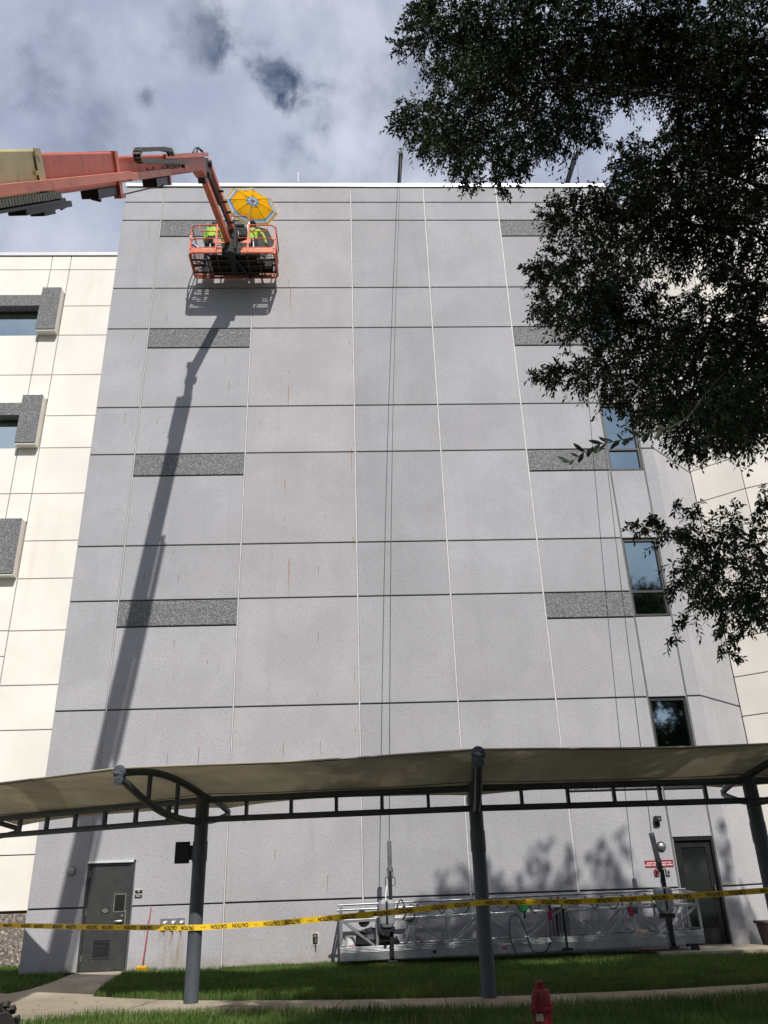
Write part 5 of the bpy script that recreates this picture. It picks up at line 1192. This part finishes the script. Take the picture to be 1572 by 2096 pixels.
EX = [(7.42, -12.32, 6.53, 0.65), (8.66, -11.01, 5.09, 0.89), (9.72, -13.6, 8.16, 0.71), (9.05, -12.44, 7.98, 0.95), (10.04, -12.6, 9.45, 0.88), (9.49, -14.09, 8.48, 0.84), (8.18, -12.69, 5.2, 0.66), (8.84, -15.69, 13.21, 0.81), (5.61, -14.99, 9.63, 0.91), (6.82, -13.79, 6.84, 0.8), (10.97, -13.35, 6.79, 0.83), (8.01, -16.74, 7.3, 0.9), (9.75, -15.97, 11.42, 0.78), (5.27, -14.13, 7.17, 0.81), (6.43, -14.44, 7.07, 0.85), (5.96, -14.54, 6.58, 0.55), (8.47, -14.08, 6.47, 0.82), (8.42, -14.39, 7.51, 0.75), (6.24, -11.74, 6.81, 0.72), (7.37, -15.0, 6.87, 0.89), (12.03, -13.63, 10.35, 0.57), (6.93, -13.87, 5.96, 0.87), (11.62, -12.78, 7.43, 0.64), (3.7, -15.36, 11.71, 0.63), (5.51, -16.54, 8.36, 0.76), (8.51, -15.05, 7.14, 0.87), (5.47, -15.06, 6.8, 0.78), (9.64, -15.21, 11.59, 0.63), (5.62, -13.78, 4.97, 0.84), (8.67, -12.37, 5.95, 0.56), (8.2, -11.1, 4.89, 0.75), (9.69, -13.91, 10.86, 0.84), (10.46, -14.95, 6.51, 0.77), (6.23, -15.78, 11.78, 0.75), (5.87, -14.52, 4.17, 0.92), (7.84, -15.18, 8.14, 0.8), (7.85, -10.0, 7.14, 0.56), (7.8, -10.9, 7.75, 0.8), (6.59, -11.73, 6.19, 0.72), (5.5, -15.4, 8.75, 0.8), (3.63, -15.66, 12.16, 0.64), (9.83, -13.13, 10.68, 0.59), (8.57, -15.63, 9.76, 0.82), (7.81, -13.37, 5.4, 0.82), (6.16, -11.04, 4.78, 0.59), (9.5, -12.37, 7.33, 0.74), (8.26, -16.25, 8.91, 0.56), (5.09, -16.54, 10.41, 0.71), (10.17, -15.19, 7.98, 0.71), (10.78, -16.22, 10.11, 1.07), (9.53, -12.69, 8.96, 0.96), (14.66, -15.1, 5.64, 0.93), (13.75, -11.95, 8.84, 1.07), (13.52, -17.0, 9.57, 0.75), (12.57, -12.09, 8.63, 0.79), (16.27, -14.49, 7.56, 0.97), (15.76, -13.61, 11.19, 1.09), (14.92, -15.36, 7.5, 0.73), (13.88, -14.74, 10.67, 0.97), (11.93, -12.44, 10.07, 0.89), (9.26, -14.51, 7.24, 0.71), (13.2, -16.02, 10.71, 0.93), (14.54, -12.42, 8.73, 1.08), (12.02, -15.9, 8.26, 1.0), (13.63, -15.41, 10.52, 0.84), (13.87, -16.0, 6.68, 1.07), (11.11, -14.72, 7.9, 0.76), (13.61, -14.97, 6.16, 0.72), (16.19, -14.41, 6.97, 1.03), (14.01, -15.9, 9.22, 1.07), (16.66, -13.58, 9.53, 1.08), (12.63, -15.52, 6.8, 0.87), (15.65, -11.33, 7.88, 1.04), (15.36, -12.29, 8.23, 0.99), (10.7, -13.92, 7.06, 1.1), (13.9, -11.65, 7.76, 0.84), (15.36, -13.04, 10.01, 1.01), (10.45, -13.91, 6.27, 1.0), (10.79, -11.81, 8.03, 0.98), (14.67, -14.93, 11.91, 0.93), (16.26, -14.01, 8.58, 1.03), (15.01, -15.32, 6.7, 0.96), (12.94, -17.07, 6.38, 0.98), (14.88, -11.91, 8.16, 0.91), (11.03, -14.52, 5.29, 0.93), (12.07, -15.85, 5.73, 0.99), (10.48, -13.08, 8.85, 0.96), (13.79, -11.62, 8.16, 0.79), (12.17, -12.12, 9.54, 0.77), (13.52, -13.46, 5.03, 0.94), (13.4, -14.06, 10.88, 0.86), (16.26, -14.91, 7.82, 0.84), (9.92, -15.77, 9.31, 0.96), (10.31, -15.19, 9.95, 0.93), (16.99, -17.28, 10.65, 0.94), (16.69, -19.6, 5.59, 1.03), (15.35, -19.26, 10.86, 1.16), (14.2, -18.56, 6.79, 0.92), (17.07, -18.69, 14.21, 1.17), (15.26, -18.98, 14.41, 1.0), (14.39, -18.83, 14.44, 1.0), (13.77, -18.46, 5.73, 1.05), (14.53, -18.9, 12.4, 1.13), (12.46, -18.32, 7.27, 1.17), (16.15, -19.01, 7.2, 0.86), (17.15, -18.9, 10.64, 0.99), (15.5, -18.15, 12.01, 0.85), (16.05, -18.88, 9.89, 0.93), (13.82, -18.33, 9.19, 0.94), (15.98, -18.18, 4.87, 0.9), (14.59, -17.4, 13.47, 1.02), (12.47, -17.73, 8.82, 1.03), (15.8, -18.08, 9.37, 1.16), (14.25, -18.66, 13.1, 0.88), (13.82, -17.61, 5.17, 1.13), (15.73, -18.56, 7.39, 1.11), (16.77, -19.26, 9.33, 1.02), (14.79, -18.81, 6.05, 1.03), (16.3, -19.44, 6.82, 1.13), (16.2, -18.01, 4.76, 1.09), (17.1, -17.2, 11.58, 0.82), (16.44, -19.07, 11.02, 1.18), (15.82, -19.28, 7.45, 1.17), (13.12, -18.13, 8.68, 0.86), (15.39, -19.5, 5.59, 0.95), (12.75, -19.46, 10.31, 1.1), (16.62, -19.28, 8.86, 0.93), (15.28, -18.43, 13.98, 0.95), (12.67, -17.93, 6.03, 1.05), (14.83, -17.41, 10.1, 1.05), (13.66, -18.28, 7.07, 1.1), (14.88, -19.28, 6.87, 0.95), (15.94, -19.17, 11.7, 1.06), (12.81, -18.0, 5.42, 0.85), (15.25, -19.03, 13.36, 0.99), (13.95, -17.69, 4.8, 1.09), (12.66, -19.24, 14.12, 1.07), (13.47, -19.32, 14.32, 1.07)]
OV = [(1.9, -15.88, 9.42, 0.67), (2.31, -15.19, 10.4, 0.68), (5.47, -20.27, 7.67, 0.67), (7.93, -17.46, 8.95, 0.62), (7.44, -18.93, 10.25, 0.57), (6.63, -16.61, 9.96, 0.54), (7.61, -17.76, 7.88, 0.66), (4.52, -17.21, 8.94, 0.76), (2.35, -16.42, 8.97, 0.72), (2.03, -19.36, 7.78, 0.82), (3.56, -15.92, 9.65, 0.81), (4.48, -17.98, 7.21, 0.81), (6.71, -17.26, 10.57, 0.52), (2.64, -18.56, 8.19, 0.56), (8.37, -15.5, 8.53, 0.59), (8.18, -16.98, 9.95, 0.51), (5.35, -17.65, 9.11, 0.8), (0.79, -16.52, 9.47, 0.8), (5.22, -18.78, 8.11, 0.84), (4.86, -18.33, 8.62, 0.58), (1.91, -19.27, 7.95, 0.75), (4.95, -20.19, 9.85, 0.81), (4.26, -20.07, 10.15, 0.56), (6.22, -18.81, 9.77, 0.61), (7.72, -18.52, 8.67, 0.69), (6.13, -16.98, 9.0, 0.52), (7.04, -13.96, 7.82, 0.61), (4.14, -16.34, 5.91, 0.73), (4.1, -17.03, 8.02, 0.64), (2.55, -15.78, 10.46, 0.75), (4.2, -18.92, 8.0, 0.67), (4.39, -17.2, 9.89, 0.81), (6.76, -16.3, 10.12, 0.73), (7.39, -15.82, 9.69, 0.59), (7.84, -17.91, 9.3, 0.79), (3.07, -18.41, 8.03, 0.55), (4.97, -19.97, 7.52, 0.83), (6.46, -17.4, 6.42, 0.83), (6.16, -19.12, 7.71, 0.72), (5.98, -18.75, 11.22, 0.61), (8.03, -17.37, 8.29, 0.72), (2.82, -19.33, 7.99, 0.6), (4.56, -20.24, 9.26, 0.75), (1.35, -18.43, 8.39, 0.81), (3.52, -19.6, 10.31, 0.79), (3.78, -16.8, 7.08, 0.78), (7.71, -15.5, 10.13, 0.57), (5.5, -17.34, 10.36, 0.62), (2.73, -18.13, 7.5, 0.72), (4.64, -15.96, 6.88, 0.59), (5.98, -16.12, 6.7, 0.54), (7.95, -16.89, 8.13, 0.74), (6.35, -16.99, 6.25, 0.79), (4.81, -16.29, 6.79, 0.75), (4.5, -19.41, 10.65, 0.78), (7.76, -15.95, 7.04, 0.77), (7.73, -16.93, 10.98, 0.84), (5.45, -16.43, 10.11, 0.73), (6.45, -14.59, 7.87, 0.53), (3.8, -19.31, 8.88, 0.79), (3.94, -16.61, 5.95, 0.73), (2.5, -17.66, 9.45, 0.77), (6.54, -16.14, 7.24, 0.65), (3.59, -17.22, 7.31, 0.69), (5.23, -15.12, 10.0, 0.76), (8.45, -17.97, 8.04, 0.5), (5.85, -16.6, 9.09, 0.85), (2.16, -18.98, 9.98, 0.78), (4.41, -20.13, 7.91, 0.79), (4.55, -17.41, 8.02, 0.72), (5.33, -15.86, 10.73, 0.76), (3.56, -18.82, 10.26, 0.78), (5.61, -19.52, 10.54, 0.59), (5.99, -18.52, 7.04, 0.57), (4.53, -15.72, 7.04, 0.74)]
TIP = [(4.9, -14.2, 14.67, 0.11), (5.59, -15.32, 15.86, 0.11), (5.24, -14.84, 14.95, 0.18), (6.01, -14.36, 15.06, 0.11), (6.32, -15.48, 15.66, 0.18), (6.84, -15.0, 15.27, 0.12), (7.04, -14.52, 15.2, 0.1), (7.44, -15.64, 16.52, 0.08), (7.36, -15.16, 15.48, 0.18), (7.56, -14.68, 15.77, 0.08), (7.31, -14.2, 14.95, 0.09), (8.09, -15.32, 16.1, 0.13), (7.98, -14.84, 15.17, 0.17), (8.46, -14.36, 15.2, 0.14), (8.93, -15.48, 16.53, 0.1), (8.96, -15.0, 15.59, 0.18), (9.19, -14.52, 15.85, 0.08), (9.51, -15.64, 16.53, 0.09), (9.07, -15.16, 15.33, 0.18), (8.68, -14.68, 14.65, 0.37), (7.58, -14.2, 14.16, 0.37), (6.81, -15.32, 15.15, 0.37), (5.61, -14.84, 14.72, 0.37), (9.26, -14.36, 14.18, 0.33), (4.87, -15.48, 15.36, 0.18), (6.39, -15.0, 14.67, 0.4), (7.16, -14.52, 14.1, 0.4), (8.38, -15.64, 15.1, 0.4), (11.74, -15.16, 16.6, 0.09), (11.61, -14.68, 15.63, 0.15), (11.47, -14.2, 14.57, 0.16), (11.69, -15.32, 15.0, 0.18), (12.08, -14.84, 15.14, 0.08), (12.01, -14.36, 14.2, 0.1), (11.88, -15.48, 14.84, 0.15), (4.42, -15.0, 14.55, 0.35), (5.01, -14.52, 14.09, 0.35), (5.95, -15.64, 15.1, 0.35), (6.54, -15.16, 14.64, 0.35), (7.14, -14.68, 14.17, 0.35), (7.74, -14.2, 13.71, 0.35), (8.68, -15.32, 14.72, 0.35), (9.28, -14.84, 14.25, 0.35), (9.88, -14.36, 13.79, 0.35), (10.82, -15.48, 14.8, 0.35), (11.43, -15.0, 14.33, 0.35), (12.04, -14.52, 13.87, 0.35), (4.75, -15.64, 14.64, 0.37), (5.46, -15.16, 14.17, 0.37), (6.18, -14.68, 13.7, 0.37), (6.9, -14.2, 13.24, 0.37), (7.95, -15.32, 14.24, 0.37), (8.68, -14.84, 13.77, 0.37), (9.4, -14.36, 13.3, 0.37), (10.46, -15.48, 14.31, 0.37), (11.19, -15.0, 13.84, 0.37), (4.36, -15.52, 13.66, 0.39), (5.2, -16.64, 14.67, 0.39), (5.71, -16.16, 14.21, 0.39), (6.23, -15.68, 13.75, 0.39), (6.74, -15.2, 13.29, 0.39), (7.59, -16.32, 14.3, 0.39), (8.11, -15.84, 13.84, 0.39), (8.63, -15.36, 13.38, 0.39), (9.48, -16.48, 14.39, 0.39), (10.0, -16.0, 13.93, 0.39), (10.52, -15.52, 13.46, 0.39), (4.79, -16.64, 15.02, 0.39), (5.6, -16.16, 14.55, 0.39), (6.4, -15.68, 14.08, 0.39), (7.21, -15.2, 13.61, 0.39), (8.36, -16.32, 14.61, 0.39), (9.17, -15.84, 14.14, 0.39), (9.99, -15.36, 13.67, 0.39)]

oak = T('oak_tree', 'dark small-leaved oak overhanging the right side of the scene', 'tree', (6.7, -13.6, 0))
trunk = MB(); trunk.tube([(6.7, -13.6, -.1), (6.68, -13.6, .4), (6.62, -13.55, 2.0), (6.5, -13.5, 3.6), (6.55, -13.4, 6.0), (6.6, -13.3, 9.5), (6.7, -13.2, 12.5)], .3, 14, radii=[.42, .34, .29, .27, .20, .12, .05])
trunk.build('trunk', 'bark', oak, smooth=True)
rnd = random.Random(3)
def limb(p, q, r0, r1, droop=.0, wob=.12):
    p, q = Vector(p), Vector(q); pts = []; rad = []
    for k in range(8):
        t = k / 7; v = p.lerp(q, t); s_ = math.sin(math.pi * t); L_ = (q - p).length
        v += V(rnd.uniform(-wob, wob) * s_, rnd.uniform(-wob, wob) * s_, s_ * L_ * .12 + rnd.uniform(-wob, wob) * s_); pts.append(v); rad.append(r0 + (r1 - r0) * t)
    MB().tube(catmull(pts, 3), r0, 7, radii=[r0 + (r1 - r0) * i / 21 for i in range(22)]).build('limb', 'bark', oak, smooth=True)
big = sorted(BL, key=lambda q: -q[3])
for q in big[:22]: limb((6.55, -13.4, min(max(q[2] - 1.2, 3.4), 9.8)), q[:3], .035, .008)
for q in big[22:60]:
    near = min(big[:22], key=lambda o: math.dist(o[:3], q[:3]))
    if math.dist(near[:3], q[:3]) < 1.1: limb(near[:3], q[:3], .016, .006, wob=.06)
def crown(blobs, dens, leaf, seed, sl=(.24, .46)):
    g = np.random.default_rng(seed); C_, Dv, Ls, Tn = [], [], [], []
    for (x, y, z, r) in blobs:
        n = max(3, int(dens * r * r * (1.0 + .10 / max(r, .06))))
        d = g.normal(size=(n, 3)); d /= np.linalg.norm(d, axis=1)[:, None]; rad = g.random(n) ** .5; rad = np.where(g.random(n) < .08, rad * g.uniform(1.05, 1.3, n), rad)
        c = np.array([x, y, z]) + d * (rad * r * .98)[:, None] * np.array([1.0, 1.15, .92])
        dv = d * .8 + g.normal(size=(n, 3)) * .55 + np.array([-.15, 0, -.35]); dv /= np.linalg.norm(dv, axis=1)[:, None]
        C_.append(c); Dv.append(dv); Ls.append(g.uniform(*sl, n) * .74 * min(1., .35 + r * 2.2)); Tn.append(np.full(n, g.uniform(.15, .55)))
    C_, Dv, Ls, Tn = map(np.concatenate, (C_, Dv, Ls, Tn)); ns = len(C_); K = 15
    ref = g.normal(size=(ns, 3)); U_ = np.cross(Dv, ref); U_ /= np.linalg.norm(U_, axis=1)[:, None]; W_ = np.cross(Dv, U_)
    t = (np.arange(K) + .5) / K
    P = C_[:, None, :] + Dv[:, None, :] * (Ls[:, None] * (t[None, :] - .25))[:, :, None]; P[:, :, 2] -= (t ** 2 * .10)[None, :] * Ls[:, None] * 2
    ang = np.arange(K)[None, :] * 2.4 + g.uniform(0, 6.28, (ns, 1)) + g.normal(0, .4, (ns, K))
    ld = Dv[:, None, :] * .75 + (U_[:, None, :] * np.cos(ang)[:, :, None] + W_[:, None, :] * np.sin(ang)[:, :, None]) * .85 + g.normal(0, .18, (ns, K, 3))
    ld[:, :, 2] -= .15; ld /= np.linalg.norm(ld, axis=2)[:, :, None]
    nr = g.normal(size=(ns, K, 3)) + np.array([0, 0, 1.1]); sd = np.cross(ld, nr); sd /= np.linalg.norm(sd, axis=2)[:, :, None]; up = np.cross(sd, ld)
    ll = leaf * g.uniform(.65, 1.25, (ns, K))[:, :, None]; lw = ll * g.uniform(.17, .24, (ns, K))[:, :, None]
    v = np.stack([P, P + ld * ll * .48 + sd * lw + up * lw * .35, P + ld * ll - np.array([0, 0, 1]) * ll * .08, P + ld * ll * .48 - sd * lw + up * lw * .35], 2).reshape(-1, 3)
    n = ns * K; b0 = (np.arange(n) * 4)[:, None]; loops = np.concatenate([b0 + np.array([0, 1, 2]), b0 + np.array([0, 2, 3])], 1).ravel()
    tone = np.repeat(np.clip(np.repeat(Tn, K) + g.normal(0, .18, n) + (g.random(n) < .07) * .5, 0, 1), 4)
    # twig stems as thin three-sided slivers
    a0 = C_ - Dv * (Ls * .3)[:, None]; a1 = C_ + Dv * (Ls * .75)[:, None] - np.array([0, 0, 1]) * (Ls * .11)[:, None]
    sv = np.stack([a0 + U_ * .0035, a0 - U_ * .0035, a1], 1).reshape(-1, 3); s0 = len(v)
    loops = np.concatenate([loops, (s0 + np.arange(ns * 3))]); sizes = np.full(2 * n + ns, 3); v = np.concatenate([v, sv]); tone = np.concatenate([tone, np.zeros(ns * 3)])
    return v, sizes, loops, tone
for (bl, dn, lf, sd, sl) in (([q for q in BL if q[2] > 5], 820, .056, 5, (.24, .46)), ([q for q in BL if q[2] <= 5], 580, .054, 15, (.24, .44)), (TIP, 300, .10, 8, (.3, .55)), (EX, 150, .13, 6, (.4, .8)), (OV, 330, .11, 7, (.35, .7))):
    v, sz_, lp, tn = crown(bl, dn, lf, sd, sl); v = v - np.array([6.7, -13.6, 0])
    o = np_mesh('crown', v, sz_, lp, 'leaf', tn); o.parent = oak; o['kind'] = 'stuff'
# one spray of larger leaves close to the camera
tw = [(2.6, -15.4, 4.75), (2.2, -15.8, 4.3), (1.85, -16.2, 3.89), (1.64, -16.2, 3.81), (1.44, -16.2, 3.76), (1.32, -16.2, 3.73), (1.17, -16.2, 3.63)]
twp = catmull(tw, 5)
twig = MB().tube(twp,   .006, 5, radii=[.006 - .005 * i / (len(twp) - 1) for i in range(len(twp))]).build('twig', 'bark', oak, smooth=True)
lm = bpy.data.meshes.new('leaf')
lv = []; lf_ = []
for i in range(5):
    t = i / 4; wd = .17 * math.sin(math.pi * (t * .92 + .04)) ** .8
    lv += [(t, -wd, .10 * wd + .04 * t * (1 - t)), (t, 0, -.05 * t * t), (t, wd, .10 * wd + .04 * t * (1 - t))]
for i in range(4):
    for j in range(2): q = i * 3 + j; lf_.append((q, q + 1, q + 4, q + 3))
lm.from_pydata(lv, [], lf_); lm.materials.append(M['leaf']); lm.polygons.foreach_set('use_smooth', [True] * len(lm.polygons))
at = lm.attributes.new('tone', 'FLOAT', 'POINT'); at.data.foreach_set('value', [.0] * len(lv))
rl = random.Random(8)
for i in range(9, len(twp) - 1):
    for q in range(2 if i % 4 else 1):
        p = twp[i].lerp(twp[i + 1], rl.random()); d = (twp[i + 1] - twp[i]).normalized()
        ld = (d * .75 + V(rl.uniform(-.25, .25), rl.uniform(-.5, .5), rl.choice((-1, 1)) * rl.uniform(.4, 1.0))).normalized()
        sdv = ld.cross(V(rl.uniform(-.6, .6), -1, rl.uniform(-.6, .6))).normalized(); nv_ = ld.cross(sdv); L_ = rl.uniform(.048, .080)
        o = bpy.data.objects.new('leaf', lm); COL.objects.link(o); mt = Matrix.Identity(4); org = p - V(6.7, -13.6, 0)
        for k in range(3): mt[k][0], mt[k][1], mt[k][2], mt[k][3] = ld[k] * L_, sdv[k] * L_, nv_[k] * L_, org[k]
        o.parent = twig; o.matrix_basis = mt
# tree belt behind the viewpoint: what the lower windows mirror
tb = np.random.default_rng(77); TB = []
for k in range(9):
    cx_, cy_ = -32 + k * 8 + tb.uniform(-2, 2), -36 + tb.uniform(-4, 3)
    for q in range(16):
        d = tb.normal(size=3); d /= np.linalg.norm(d); TB.append((cx_ + d[0] * 3.6, cy_ + d[1] * 3.0, 6.6 + d[2] * 3.6, 1.7))
    trunk_ = None
v, sz_, lp, tn = crown(TB, 14, .42, 9, (1.0, 1.8)); o = np_mesh('tree_belt', v, sz_, lp, 'leaf', tn); tag(o, 'belt of dark trees standing opposite the building', 'trees', kind='stuff')
for o in bpy.data.objects:
    if '_w' in o: del o['_w']
